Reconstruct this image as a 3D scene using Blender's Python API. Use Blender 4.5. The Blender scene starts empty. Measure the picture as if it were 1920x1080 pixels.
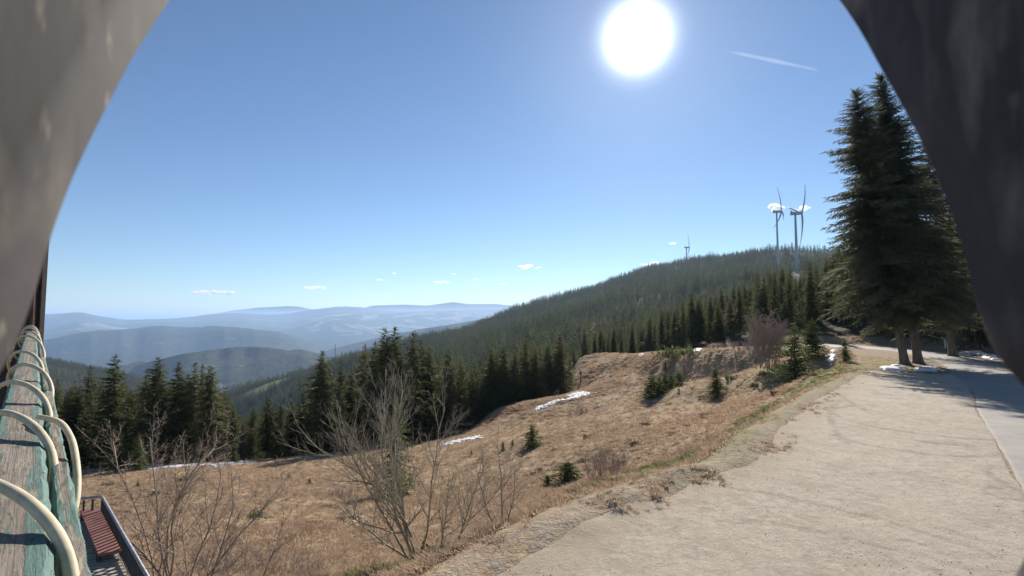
import bpy, math, random
import numpy as np
from mathutils import Vector

random.seed(7)
RNG = np.random.default_rng(7)
sc = bpy.context.scene
COL = sc.collection
F = 960.0                                   # focal length in pixels of the 1920 wide photograph
PITCH = math.atan(60 / 960)
cp, sp = math.cos(PITCH), math.sin(PITCH)

# ------------------------------------------------------------------ camera, sky, sun
cam_d = bpy.data.cameras.new('camera')
cam_d.lens = 18.0
cam_d.sensor_width = 36.0
cam_d.clip_start = 0.01
cam_d.clip_end = 200000
cam_d.dof.use_dof = True
cam_d.dof.focus_distance = 40
cam_d.dof.aperture_fstop = 20
cam = bpy.data.objects.new('camera', cam_d)
COL.objects.link(cam)
cam.location = (0, 0, 0)
cam.rotation_euler = (math.pi / 2 + PITCH, 0, 0)
sc.camera = cam

SUN_AZ, SUN_EL = math.radians(14.2), math.radians(28.9)
SUN = Vector((math.sin(SUN_AZ) * math.cos(SUN_EL), math.cos(SUN_AZ) * math.cos(SUN_EL), math.sin(SUN_EL)))
sun_d = bpy.data.lights.new('sun', 'SUN')
sun_d.energy = 5.0
sun_d.angle = math.radians(0.53)
sun_d.color = (1.0, 0.93, 0.84)
sun = bpy.data.objects.new('sun', sun_d)
COL.objects.link(sun)
LAMP = Vector((math.sin(SUN_AZ + 0.055) * math.cos(SUN_EL), math.cos(SUN_AZ + 0.055) * math.cos(SUN_EL), math.sin(SUN_EL)))
sun.rotation_euler = LAMP.to_track_quat('Z', 'Y').to_euler()

world = bpy.data.worlds.new('World')
sc.world = world
world.use_nodes = True
wn, wl = world.node_tree.nodes, world.node_tree.links
wn.clear()
w_out = wn.new('ShaderNodeOutputWorld')
bg = wn.new('ShaderNodeBackground'); bg.inputs['Strength'].default_value = 0.063
sky = wn.new('ShaderNodeTexSky'); sky.sky_type = 'NISHITA'; sky.sun_disc = False
sky.sun_elevation = SUN_EL; sky.sun_rotation = SUN_AZ
sky.altitude = 1400; sky.air_density = 1.0; sky.dust_density = 0.15; sky.ozone_density = 2.2
# the blown-out sun with its aureole, a function of direction only
tc = wn.new('ShaderNodeTexCoord')
dot = wn.new('ShaderNodeVectorMath'); dot.operation = 'DOT_PRODUCT'
dot.inputs[1].default_value = SUN
wl.new(tc.outputs['Generated'], dot.inputs[0])
mx = wn.new('ShaderNodeMath'); mx.operation = 'MAXIMUM'; mx.inputs[1].default_value = 0.0
wl.new(dot.outputs['Value'], mx.inputs[0])
pw = wn.new('ShaderNodeMath'); pw.operation = 'POWER'; pw.inputs[1].default_value = 70.0
wl.new(mx.outputs[0], pw.inputs[0])
pm = wn.new('ShaderNodeMath'); pm.operation = 'MULTIPLY'; pm.inputs[1].default_value = 1.3
wl.new(pw.outputs[0], pm.inputs[0])
core = wn.new('ShaderNodeMath'); core.operation = 'POWER'; core.inputs[1].default_value = 1250.0
wl.new(mx.outputs[0], core.inputs[0])
cm = wn.new('ShaderNodeMath'); cm.operation = 'MULTIPLY'; cm.inputs[1].default_value = 46.0
wl.new(core.outputs[0], cm.inputs[0])
sm = wn.new('ShaderNodeMath'); sm.operation = 'ADD'
wl.new(cm.outputs[0], sm.inputs[0]); wl.new(pm.outputs[0], sm.inputs[1])
gl = wn.new('ShaderNodeVectorMath'); gl.operation = 'SCALE'; gl.inputs[0].default_value = (0.92, 0.95, 1.0)
wl.new(sm.outputs[0], gl.inputs['Scale'])
ad = wn.new('ShaderNodeVectorMath'); ad.operation = 'ADD'
wb = wn.new('ShaderNodeVectorMath'); wb.operation = 'MULTIPLY'; wb.inputs[1].default_value = (0.89, 0.975, 1.05)
wl.new(sky.outputs[0], wb.inputs[0]); wl.new(wb.outputs[0], ad.inputs[0]); wl.new(gl.outputs[0], ad.inputs[1])
wl.new(ad.outputs[0], bg.inputs['Color'])
wl.new(bg.outputs[0], w_out.inputs['Surface'])

vs = sc.view_settings
vs.view_transform = 'Standard'; vs.look = 'None'; vs.gamma = 1.0; vs.use_curve_mapping = False
vs.exposure = 0.75
sc.render.engine = 'CYCLES'
cy = sc.cycles
cy.use_denoising = True
try:
    cy.denoiser = 'OPENIMAGEDENOISE'
    cy.denoising_input_passes = 'RGB_ALBEDO_NORMAL'
except Exception:
    pass
cy.max_bounces = 6; cy.diffuse_bounces = 4; cy.glossy_bounces = 2; cy.transmission_bounces = 4
cy.volume_bounces = 3; cy.transparent_max_bounces = 8
cy.sample_clamp_indirect = 6.0

# ------------------------------------------------------------------ helpers: pixels and ground
def W(px, py, Y):
    """World point seen at photo pixel (px, py) at depth Y."""
    u = (px - 960) / F; v = (540 - py) / F
    y = cp - v * sp; z = sp + v * cp
    s = Y / y
    return np.array([u * s, Y, z * s])

def proj(x, y, z):
    yc = y * cp + z * sp; zc = -y * sp + z * cp
    yc = np.maximum(yc, 1e-3)
    return 960 + F * x / yc, 540 - F * zc / yc

def hash2(ix, iy, seed):
    n = (ix.astype(np.int64) * 374761393 + iy.astype(np.int64) * 668265263 + seed * 1442695041) & 0xffffffff
    n = ((n ^ (n >> 13)) * 1274126177) & 0xffffffff
    n = (n ^ (n >> 16)) & 0xffffffff
    return n / 4294967295.0

def vnoise(x, y, seed=0):
    x = np.asarray(x, float); y = np.asarray(y, float)
    ix = np.floor(x); iy = np.floor(y); fx = x - ix; fy = y - iy
    fx = fx * fx * fx * (fx * (fx * 6 - 15) + 10); fy = fy * fy * fy * (fy * (fy * 6 - 15) + 10)
    a = hash2(ix, iy, seed); b = hash2(ix + 1, iy, seed); c = hash2(ix, iy + 1, seed); d = hash2(ix + 1, iy + 1, seed)
    return (a * (1 - fx) + b * fx) * (1 - fy) + (c * (1 - fx) + d * fx) * fy - 0.5

def fbm(x, y, seed=0, oct=4):
    t = 0; a = 1.0
    for k in range(oct):
        t = t + a * vnoise(x * 2 ** k + 17.3 * k, y * 2 ** k - 9.1 * k, seed + k); a *= 0.5
    return t

def sstep(a, b, x):
    t = np.clip((x - a) / (b - a), 0, 1)
    return t * t * (3 - 2 * t)

def sdf_poly(x, y, poly):
    """Positive inside."""
    x = np.asarray(x, float); y = np.asarray(y, float)
    d = np.full(x.shape, 1e9); inside = np.zeros(x.shape, bool)
    n = len(poly)
    for i in range(n):
        x0, y0 = poly[i]; x1, y1 = poly[(i + 1) % n]
        ex, ey = x1 - x0, y1 - y0
        t = np.clip(((x - x0) * ex + (y - y0) * ey) / (ex * ex + ey * ey + 1e-12), 0, 1)
        d = np.minimum(d, np.hypot(x - x0 - t * ex, y - y0 - t * ey))
        c = (y0 > y) != (y1 > y)
        xi = x0 + (y - y0) / (ey if abs(ey) > 1e-12 else 1e-12) * ex
        inside ^= c & (x < xi)
    return np.where(inside, d, -d)

def sd_line(x, y, pts):
    d = np.full(np.shape(x), 1e9)
    for (x0, y0), (x1, y1) in zip(pts[:-1], pts[1:]):
        ex, ey = x1 - x0, y1 - y0
        t = np.clip(((x - x0) * ex + (y - y0) * ey) / (ex * ex + ey * ey + 1e-12), 0, 1)
        d = np.minimum(d, np.hypot(x - x0 - t * ex, y - y0 - t * ey))
    return d

# gravel lot plane and its left edge
def lot_z(y):
    return -4.25 + 0.013 * np.clip(y, -20, 70)

LOT_EDGE = [(-1.6, 5.0), (-0.78, 8.3), (1.64, 11.3), (4.36, 13.5), (6.5, 14.9), (8.0, 16.8), (9.6, 19.2), (15.9, 26.8), (23.1, 34.7), (27.0, 38.6)]
LOT = LOT_EDGE + [(29.3, 36.6), (31.2, 36.2), (29.0, 33.2), (25.0, 28.0), (20.7, 23.0), (14.7, 15.5), (11.5, 11.6), (8.2, 7.6), (4.0, 2.0), (-2, -12), (-8, -12), (-4.0, 0.0)]
ROAD_L = [(-2, -12), (4.0, 2.0), (8.2, 7.6), (11.5, 11.6), (14.7, 15.5), (20.7, 23.0), (25.0, 28.0), (29.6, 34.4), (34.5, 41.0), (38.3, 47.0), (41.5, 53.5), (43.0, 58.5), (42.2, 63.0), (39.5, 66.5), (36.0, 70.5), (34.0, 77), (33.0, 88), (32.6, 98), (32.0, 110), (32.3, 125), (33.2, 150)]
ROAD_R = [(4, -12), (7.5, 0.5), (11.2, 5.4), (14.6, 9.6), (18.4, 14.2), (24.4, 21.8), (29.6, 28.0), (35.4, 36.2), (40.0, 42.6), (43.8, 49.0), (46.4, 55.5), (47.0, 61.0), (45.5, 66.5), (42.3, 70.0), (39.5, 73.5), (37.8, 79), (36.8, 88), (36.0, 98), (35.2, 110), (35.5, 125), (36.4, 150)]
FLAT = LOT_EDGE + [(28.5, 41.5), (31.0, 46.0), (36.0, 52.0), (38.0, 58.0), (37.0, 62.5), (40, 69), (48, 70), (56, 62), (58, 48), (50, 34), (40, 20), (26, -14), (-8, -12), (-4.0, 0.0)]

def TL(px, py, Y):
    p = W(px, py, Y); return (p[0], p[1])
TREELINE_PIX = [(60, 900, 70), (130, 885, 75), (330, 870, 80), (480, 865, 84), (600, 855, 88), (700, 850, 90), (800, 840, 92), (890, 818, 98),
                (900, 790, 98), (1000, 770, 108), (1060, 750, 115), (1083, 700, 135), (1085, 672, 150), (1180, 665, 150), (1290, 660, 118), (1390, 652, 97)]
MEADOW = [TL(*p) for p in TREELINE_PIX] + [(43, 84), (50, 74), (60, 66), (66, 52), (64, 30), (60, -40), (-70, -40), (-75, 60)]

ctrl = [tuple(W(*p)) for p in TREELINE_PIX]
for p in [(1342, 750, 60), (1490, 725, 50), (1245, 735, 68), (1250, 692, 95), (1000, 840, 52), (1065, 905, 36), (930, 1010, 18), (780, 1073, 13),
          (700, 950, 30), (400, 950, 30), (250, 1000, 22), (150, 940, 35), (500, 1080, 14), (1200, 850, 37), (1300, 862, 23), (1350, 830, 29),
          (1430, 762, 40), (1540, 700, 44), (1586, 692, 46), (1440, 686, 61), (1640, 675, 47), (1000, 950, 18), (1120, 905, 21), (1400, 690, 74), (1400, 722, 58),
          (1300, 700, 84), (1130, 720, 100), (1180, 690, 115), (1090, 850, 42), (800, 900, 46), (560, 900, 50), (250, 900, 55),
          (1150, 780, 60), (1200, 930, 16), (1040, 790, 80), (1110, 690, 128)]:
    ctrl.append(tuple(W(*p)))
for x, y in LOT_EDGE[1:] + [(36, 58), (45, 66), (56, 60), (56, 30), (30, 20), (20, -10), (0, 0), (10, 5), (33, 43), (28, 40)]:
    ctrl.append((x, y, lot_z(y)))
ctrl += [(36, 79, -4.2), (35, 88, -5.1), (34.4, 98, -5.8), (33.6, 110, -7.0), (33.9, 125, -8.2), (35, 150, -10.4), (-2, -30, -5), (-20, -30, -8), (-40, -30, -12), (-12, 0, -7.5), (-30, 10, -11), (-25, 25, -12), (-60, 40, -19),
         (60, -30, -3.5), (90, 30, 4), (70, 62, -0.5), (62, 80, -0.5), (80, 90, 6), (60, 100, 1.5), (110, 70, 14), (46, 100, -3.5), (46, 130, -6)]
# beyond the meadow: pixel of the canopy, minus the height of the forest
for px, py, Y, h in [(1130, 642, 200, 9), (1100, 600, 500, 14), (1100, 568, 900, 15), (1300, 600, 230, 13), (1300, 580, 350, 15), (1300, 530, 700, 15),
                     (1300, 502, 1150, 15), (1500, 560, 230, 18), (1500, 540, 330, 17), (1500, 505, 620, 14), (1440, 520, 620, 14), (1500, 486, 850, 14),
                     (1600, 560, 180, 18), (1600, 500, 500, 18), (1800, 540, 200, 18), (1900, 500, 400, 18), (1700, 480, 900, 14), (1900, 470, 1000, 16),
                     (900, 655, 600, 15), (900, 625, 1000, 15), (1000, 610, 700, 15), (1000, 590, 1100, 15), (720, 700, 600, 15), (780, 665, 800, 15), (640, 700, 900, 15),
                     # skyline
                     (1550, 484, 980, 9), (1490, 474, 1080, 9), (1420, 466, 1200, 12), (1350, 476, 1350, 13), (1285, 490, 1500, 13), (1200, 511, 1550, 14),
                     (1130, 535, 1550, 14), (1050, 556, 1500, 14), (960, 580, 1450, 14), (880, 606, 1350, 14), (800, 626, 1250, 14), (740, 641, 1150, 14), (680, 656, 1060, 14),
                     (600, 683, 1150, 14), (520, 703, 1250, 14), (430, 730, 1350, 12), (400, 760, 1500, 12),
                     (90, 674, 1500, 14), (160, 690, 1550, 14), (240, 702, 1650, 14), (330, 740, 1700, 14), (-60, 655, 1450, 14)]:
    p = W(px, py, Y); ctrl.append((p[0], p[1], p[2] - h))
for px, z, Y in [(60, -36, 130), (300, -34, 130), (500, -36, 135), (700, -36, 140), (850, -36, 150), (960, -34, 175), (1060, -24, 230), (1180, -14.5, 195), (100, -85, 300), (400, -80, 300), (700, -62, 300), (880, -50, 320),
                 (100, -190, 700), (400, -190, 700), (600, -130, 600), (200, -250, 1100), (400, -240, 1000),
                 # falling away behind the skyline
                 (1550, 60, 1600), (1420, 60, 1900), (1285, 60, 2200), (1130, -20, 2200), (960, -90, 2100), (800, -200, 1900), (680, -280, 1700), (520, -330, 1900),
                 (380, -400, 2200), (240, -330, 2300), (90, -300, 2300), (-100, -250, 2200), (1800, 60, 1700), (700, -420, 2600), (1100, -200, 2900), (1500, -100, 2900)]:
    ctrl.append(((px - 960) / F * Y, Y, z))
ctrl = np.array(ctrl, float)
SC = 100.0
def _k(r2):
    return 0.5 * r2 * np.log(r2 + 1e-9)
_P = ctrl[:, :2] / SC
_n = len(_P)
_r2 = ((_P[:, None, :] - _P[None, :, :]) ** 2).sum(-1)
_A = np.zeros((_n + 3, _n + 3))
_A[:_n, :_n] = _k(_r2) + np.eye(_n) * 2e-4
_A[:_n, _n] = 1; _A[:_n, _n + 1:] = _P
_A[_n, :_n] = 1; _A[_n + 1:, :_n] = _P.T
_w = np.linalg.solve(_A, np.concatenate([ctrl[:, 2], [0, 0, 0]]))

def tps(x, y):
    sh = np.shape(x)
    q = np.stack([np.ravel(x), np.ravel(y)], 1) / SC
    out = np.empty(len(q))
    for i in range(0, len(q), 20000):
        b = q[i:i + 20000]
        r2 = ((b[:, None, :] - _P[None]) ** 2).sum(-1)
        out[i:i + 20000] = _k(r2) @ _w[:_n] + _w[_n] + b @ _w[_n + 1:]
    return out.reshape(sh)

LANE_Y = [66, 72, 79, 88, 98, 110, 125, 150]
LANE_X = [41, 38, 35.9, 34.9, 34.2, 33.6, 33.9, 34.8]
LANE_Z = [-3.4, -3.75, -4.3, -5.1, -5.85, -6.9, -8.2, -10.4]

def hbase(x, y):
    """Terrain height without the small relief."""
    x = np.asarray(x, float); y = np.asarray(y, float)
    z = tps(x, y)
    lx = np.interp(y, LANE_Y, LANE_X); lz = np.interp(y, LANE_Y, LANE_Z)
    wl_ = sstep(9.5, 2.3, np.abs(x - lx)) * sstep(66, 72, y) * sstep(150, 140, y)
    z = z * (1 - wl_) + lz * wl_
    s = sdf_poly(x, y, FLAT)
    w = sstep(-2.6, 0.0, s + 0.5 * fbm(x * 0.4, y * 0.4, 5, 3))
    far = sstep(250, 500, y)
    z = z + far * 14 * fbm(x / 160, y / 160, 21, 3) * sstep(5000, 2500, y)
    return z * (1 - w) + lot_z(y) * w

def ground(x, y):
    """Terrain height with relief: tussocks in the meadow, crumbling bank at the lot."""
    x = np.asarray(x, float); y = np.asarray(y, float)
    z = hbase(x, y)
    s = sdf_poly(x, y, FLAT)
    out = sstep(-0.3, -2.5, s)
    r = np.hypot(x, y)
    near = sstep(150, 60, r)
    rel = 0.20 * fbm(x / 3.2, y / 3.2, 31, 3) + near * 0.26 * np.abs(vnoise(x / 0.8, y / 0.55, 41)) + near * 0.12 * vnoise(x / 0.3, y / 0.3, 43) + (1 - near) * 0.35 * np.abs(vnoise(x / 2.2, y / 1.5, 45)) * sstep(400, 200, y)
    z = z + out * rel
    # heaps of scraped soil along the lot edge
    de = sd_line(x, y, LOT_EDGE)
    heap = np.exp(-((de - 0.15) / 0.55) ** 2) * (0.25 + 0.75 * np.exp(-((x - 3.4) / 1.8) ** 2)) * (0.10 + 0.30 * np.clip(fbm(x / 1.3, y / 1.3, 51, 3) + 0.1, 0, 1) + 0.06 * vnoise(x / 0.22, y / 0.22, 52))
    z = z + heap * sstep(40, 30, y)
    return z

def ghit(px, py, y0=4.0, y1=2500.0):
    """First ground point seen at a pixel."""
    ys = np.exp(np.linspace(math.log(y0), math.log(y1), 900))
    u = (px - 960) / F; v = (540 - py) / F
    k = (sp + v * cp) / (cp - v * sp); ux = u / (cp - v * sp)
    g = hbase(ux * ys, ys)
    i = np.argmax(g > k * ys)
    Y = ys[i]
    return float(ux * Y), float(Y), float(g[i])

if 0:
    pass
# ------------------------------------------------------------------ helpers: meshes and objects
def mesh_np(name, V, quads=None, tris=None, mats=(), smooth=False, attrs=None):
    me = bpy.data.meshes.new(name)
    V = np.asarray(V, np.float32)
    parts = []; tot = []
    if quads is not None and len(quads):
        quads = np.asarray(quads, np.int32); parts.append(quads.ravel()); tot.append(np.full(len(quads), 4))
    if tris is not None and len(tris):
        tris = np.asarray(tris, np.int32); parts.append(tris.ravel()); tot.append(np.full(len(tris), 3))
    L = np.concatenate(parts); T = np.concatenate(tot).astype(np.int32)
    me.vertices.add(len(V)); me.vertices.foreach_set('co', V.ravel())
    me.loops.add(len(L)); me.loops.foreach_set('vertex_index', L)
    me.polygons.add(len(T))
    st = np.concatenate([[0], np.cumsum(T)[:-1]]).astype(np.int32)
    me.polygons.foreach_set('loop_start', st)
    me.polygons.foreach_set('loop_total', T)
    me.update(calc_edges=True)
    me.polygons.foreach_set('use_smooth', np.full(len(T), bool(smooth)))
    for k, a in (attrs or {}).items():
        at = me.attributes.new(k, 'FLOAT', 'POINT')
        at.data.foreach_set('value', np.asarray(a, np.float32))
    for m in mats:
        me.materials.append(m)
    me.validate()
    return me

def link(name, me, parent=None, loc=None, rot=None, scale=None):
    o = bpy.data.objects.new(name, me)
    COL.objects.link(o)
    if parent is not None: o.parent = parent
    if loc is not None: o.location = loc
    if rot is not None: o.rotation_euler = rot
    if scale is not None: o.scale = scale if hasattr(scale, '__len__') else (scale,) * 3
    return o

def tag(o, label=None, cat=None, group=None, kind=None):
    if label: o['label'] = label
    if cat: o['category'] = cat
    if group: o['group'] = group
    if kind: o['kind'] = kind
    return o

def empty(name, loc=(0, 0, 0), rot=(0, 0, 0)):
    o = bpy.data.objects.new(name, None); COL.objects.link(o)
    o.location = loc; o.rotation_euler = rot; o.empty_display_size = 0.2
    return o

class MB:
    """Collects shapes into one mesh."""
    def __init__(s): s.V = []; s.Q = []; s.T = []; s.A = []; s.n = 0
    def add(s, V, Q=None, T=None, a=0.5):
        V = np.asarray(V, float)
        if Q is not None and len(Q): s.Q.append(np.asarray(Q, int) + s.n)
        if T is not None and len(T): s.T.append(np.asarray(T, int) + s.n)
        s.V.append(V); s.A.append(np.full(len(V), a)); s.n += len(V)
    def box(s, c, h, R=None, a=0.5):
        v = np.array([[x, y, z] for x in (-1, 1) for y in (-1, 1) for z in (-1, 1)], float) * np.array(h)
        if R is not None: v = v @ np.array(R).T
        s.add(v + np.array(c), [[0, 1, 3, 2], [4, 6, 7, 5], [0, 4, 5, 1], [2, 3, 7, 6], [0, 2, 6, 4], [1, 5, 7, 3]], a=a)
    def tube(s, P, r, k=6, cap=True, a=0.5):
        P = np.asarray(P, float); n = len(P); r = np.broadcast_to(np.asarray(r, float), (n,))
        T = np.gradient(P, axis=0); T /= np.linalg.norm(T, axis=1)[:, None] + 1e-12
        ref = np.array([0, 0, 1.0]) if abs(T[:, 2]).mean() < 0.8 else np.array([1.0, 0, 0])
        U = np.cross(T, ref); U /= np.linalg.norm(U, axis=1)[:, None] + 1e-12
        B = np.cross(T, U)
        an = np.arange(k) / k * 2 * np.pi
        V = P[:, None, :] + r[:, None, None] * (np.cos(an)[None, :, None] * U[:, None, :] + np.sin(an)[None, :, None] * B[:, None, :])
        V = V.reshape(-1, 3)
        i = np.arange(n - 1)[:, None] * k; j = np.arange(k)[None]; j2 = (j + 1) % k
        Q = np.stack([i + j, i + j2, i + k + j2, i + k + j], -1).reshape(-1, 4)
        Tt = []
        if cap:
            c0 = len(V); V = np.vstack([V, P[0], P[-1]])
            for q in range(k):
                Tt.append([c0, (q + 1) % k, q]); Tt.append([c0 + 1, (n - 1) * k + q, (n - 1) * k + (q + 1) % k])
        s.add(V, Q, Tt if cap else None, a=a)
    def mesh(s, name, mats=(), smooth=False):
        return mesh_np(name, np.vstack(s.V), np.vstack(s.Q) if s.Q else None, np.vstack(s.T) if s.T else None, mats, smooth, {'tint': np.concatenate(s.A)})
    def obj(s, name, mat, parent=None, smooth=False, **k):
        return link(name, s.mesh(name, (mat,), smooth), parent, **k)

# ------------------------------------------------------------------ helpers: materials
class NT:
    def __init__(s, name):
        s.m = bpy.data.materials.new(name); s.m.use_nodes = True
        s.t = s.m.node_tree; s.t.nodes.clear()
        s.out = s.t.nodes.new('ShaderNodeOutputMaterial')
    def n(s, t, **k):
        x = s.t.nodes.new(t)
        for a, b in k.items():
            if a.startswith('_'): setattr(x, a[1:], b)
            else:
                key = a.replace('__', ' ')
                s.set(x.inputs[key] if key in x.inputs else x.inputs[int(a[1:])], b)
        return x
    def set(s, i, v):
        if isinstance(v, bpy.types.NodeSocket): s.t.links.new(v, i)
        elif isinstance(v, tuple) and len(v) == 3 and i.type == 'RGBA': i.default_value = (*v, 1)
        else: i.default_value = v
    def co(s): return s.n('ShaderNodeTexCoord').outputs['Object']
    def noise(s, scale, detail=4, rough=0.55, vec=None, out='Fac', dist=0.0):
        x = s.n('ShaderNodeTexNoise'); s.set(x.inputs['Scale'], scale); s.set(x.inputs['Detail'], detail); s.set(x.inputs['Roughness'], rough)
        s.set(x.inputs['Distortion'], dist)
        s.set(x.inputs['Vector'], vec if vec is not None else s.co()); return x.outputs[out]
    def ramp(s, fac, a, b, lo=0.0, hi=1.0):
        x = s.n('ShaderNodeMapRange'); s.set(x.inputs['Value'], fac)
        x.inputs['From Min'].default_value = a; x.inputs['From Max'].default_value = b
        x.inputs['To Min'].default_value = lo; x.inputs['To Max'].default_value = hi; return x.outputs[0]
    def mix(s, fac, a, b, mode='MIX'):
        x = s.n('ShaderNodeMix'); x.data_type = 'RGBA'; x.blend_type = mode
        s.set(x.inputs[0], fac); s.set(x.inputs[6], a); s.set(x.inputs[7], b); return x.outputs[2]
    def math(s, op, a, b=None):
        x = s.n('ShaderNodeMath'); x.operation = op; s.set(x.inputs[0], a)
        if b is not None: s.set(x.inputs[1], b)
        return x.outputs[0]
    def attr(s, name):
        x = s.n('ShaderNodeAttribute'); x.attribute_name = name; return x.outputs['Fac']
    def vscale(s, v):
        x = s.n('ShaderNodeMapping'); s.set(x.inputs['Vector'], s.co()); x.inputs['Scale'].default_value = v; return x.outputs[0]
    def bump(s, h, strength=0.5, dist=0.02, prev=None):
        x = s.n('ShaderNodeBump'); x.inputs['Strength'].default_value = strength; x.inputs['Distance'].default_value = dist
        s.set(x.inputs['Height'], h)
        if prev is not None: s.set(x.inputs['Normal'], prev)
        return x.outputs[0]
    def bsdf(s, col, rough=0.9, spec=0.2, normal=None, metal=0.0):
        x = s.n('ShaderNodeBsdfPrincipled'); s.set(x.inputs['Base Color'], col); s.set(x.inputs['Roughness'], rough)
        x.inputs['Specular IOR Level'].default_value = spec; x.inputs['Metallic'].default_value = metal
        if normal is not None: s.set(x.inputs['Normal'], normal)
        return x.outputs[0]
    def leaf(s, col, trans=0.35):
        d = s.n('ShaderNodeBsdfDiffuse'); s.set(d.inputs['Color'], col)
        t = s.n('ShaderNodeBsdfTranslucent'); s.set(t.inputs['Color'], col)
        x = s.n('ShaderNodeMixShader'); x.inputs[0].default_value = trans
        s.t.links.new(d.outputs[0], x.inputs[1]); s.t.links.new(t.outputs[0], x.inputs[2]); return x.outputs[0]
    def done(s, sh):
        s.t.links.new(sh, s.out.inputs['Surface']); return s.m

M = {}
def foliage(name, dark, light, trans=0.35, straw=None):
    t = NT(name)
    oi = t.n('ShaderNodeObjectInfo').outputs['Random']
    f = t.math('MULTIPLY', t.attr('tint'), 0.75)
    f = t.math('ADD', f, t.math('MULTIPLY', oi, 0.5))
    c = t.mix(t.ramp(f, 0.1, 1.05), dark, light)
    if name in ('forest_needles', 'spruce_needles'):
        c = t.mix(t.ramp(oi, 0.955, 0.965), c, t.mix(t.attr('tint'), (0.12, 0.095, 0.07), (0.24, 0.19, 0.14)))
        c = t.mix(t.ramp(oi, 0.06, 0.05), c, t.mix(t.attr('tint'), (0.09, 0.085, 0.04), (0.21, 0.19, 0.09)))
    if straw:
        c = t.mix(t.ramp(t.attr('tint'), 0.93, 0.97), c, straw)
    return t.done(t.leaf(c, trans))
M['spruce'] = foliage('spruce_needles', (0.055, 0.070, 0.036), (0.145, 0.150, 0.068), 0.5, (0.12, 0.09, 0.05))
M['spruce_big'] = foliage('old_spruce_needles', (0.056, 0.066, 0.044), (0.140, 0.140, 0.085), 0.5, (0.08, 0.06, 0.04))
M['spruce_young'] = foliage('young_spruce_needles', (0.045, 0.065, 0.026), (0.145, 0.170, 0.068), 0.5)
M['forest'] = foliage('forest_needles', (0.052, 0.070, 0.036), (0.140, 0.148, 0.075), 0.5, (0.16, 0.12, 0.08))
M['dwarf'] = foliage('dwarf_shrub_leaves', (0.05, 0.04, 0.025), (0.13, 0.10, 0.06), 0.2)
M['drygrass'] = foliage('dry_grass_blades', (0.34, 0.245, 0.16), (0.68, 0.52, 0.375), 0.45)
M['greengrass'] = foliage('green_grass_blades', (0.11, 0.14, 0.04), (0.27, 0.30, 0.10), 0.4)

def bark(name, a, b, sc_=6):
    t = NT(name)
    v = t.vscale((1, 1, 0.25))
    n1 = t.noise(sc_, 5, 0.65, v)
    c = t.mix(t.ramp(n1, 0.3, 0.7), a, b)
    return t.done(t.bsdf(c, 0.95, 0.1, t.bump(n1, 0.7, 0.02)))
M['bark'] = bark('spruce_bark', (0.07, 0.055, 0.045), (0.20, 0.16, 0.13))
M['twig'] = bark('bare_twigs', (0.27, 0.225, 0.165), (0.52, 0.45, 0.34), 20)
M['twig_dark'] = bark('dark_twigs', (0.22, 0.17, 0.13), (0.46, 0.37, 0.29), 20)
M['twig_red'] = bark('alder_twigs', (0.26, 0.205, 0.175), (0.46, 0.37, 0.32), 8)

# terrain
t = NT('meadow_ground')
co = t.co()
n1 = t.noise(0.05, 5, 0.6, co); n2 = t.noise(0.45, 5, 0.65, co); n3 = t.noise(3.0, 5, 0.7, co); n4 = t.noise(14.0, 4, 0.7, co)
tan = t.mix(t.ramp(n3, 0.30, 0.68), (0.24, 0.17, 0.11), (0.52, 0.385, 0.255))
tan = t.mix(t.ramp(n4, 0.38, 0.62), t.mix(0.5, tan, (0.12, 0.075, 0.045)), tan)
tan = t.mix(t.ramp(n2, 0.35, 0.62), t.mix(0.4, tan, (0.22, 0.165, 0.09)), tan)
tan = t.mix(t.ramp(n1, 0.4, 0.65, 0.0, 0.35), tan, (0.36, 0.26, 0.15))
grn = t.mix(t.ramp(n3, 0.35, 0.65), (0.10, 0.12, 0.035), (0.23, 0.25, 0.09))
g_amt = t.math('ADD', t.attr('green'), t.ramp(t.noise(0.9, 4, 0.6, co), 0.55, 0.66, 0, 0.6))
g_amt = t.math('MULTIPLY', g_amt, t.ramp(t.noise(1.3, 4, 0.7, co), 0.36, 0.56))
c = t.mix(g_amt, tan, grn)
tan = tan
c = t.mix(t.ramp(t.noise(0.28, 6, 0.7, co, dist=0.8), 0.60, 0.68, 0, 0.6), c, (0.24, 0.19, 0.14))
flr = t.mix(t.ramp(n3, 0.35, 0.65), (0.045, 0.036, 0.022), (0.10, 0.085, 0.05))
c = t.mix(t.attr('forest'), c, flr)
soil = t.mix(t.ramp(n4, 0.35, 0.65), (0.20, 0.165, 0.125), (0.38, 0.325, 0.255))
soil = t.mix(t.ramp(t.noise(4.0, 5, 0.75, co), 0.5, 0.6, 0, 0.6), soil, tan)
c = t.mix(t.math('MULTIPLY', t.attr('bank'), t.ramp(t.noise(2.6, 5, 0.7, co), 0.40, 0.56)), c, soil)
c = t.mix(t.attr('pasture'), c, (0.17, 0.20, 0.075))
b = t.bump(n4, 0.8, 0.05); b = t.bump(n3, 0.8, 0.12, b); b = t.bump(n2, 0.4, 0.25, b)
M['ground'] = t.done(t.bsdf(c, 0.97, 0.1, b))

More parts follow.
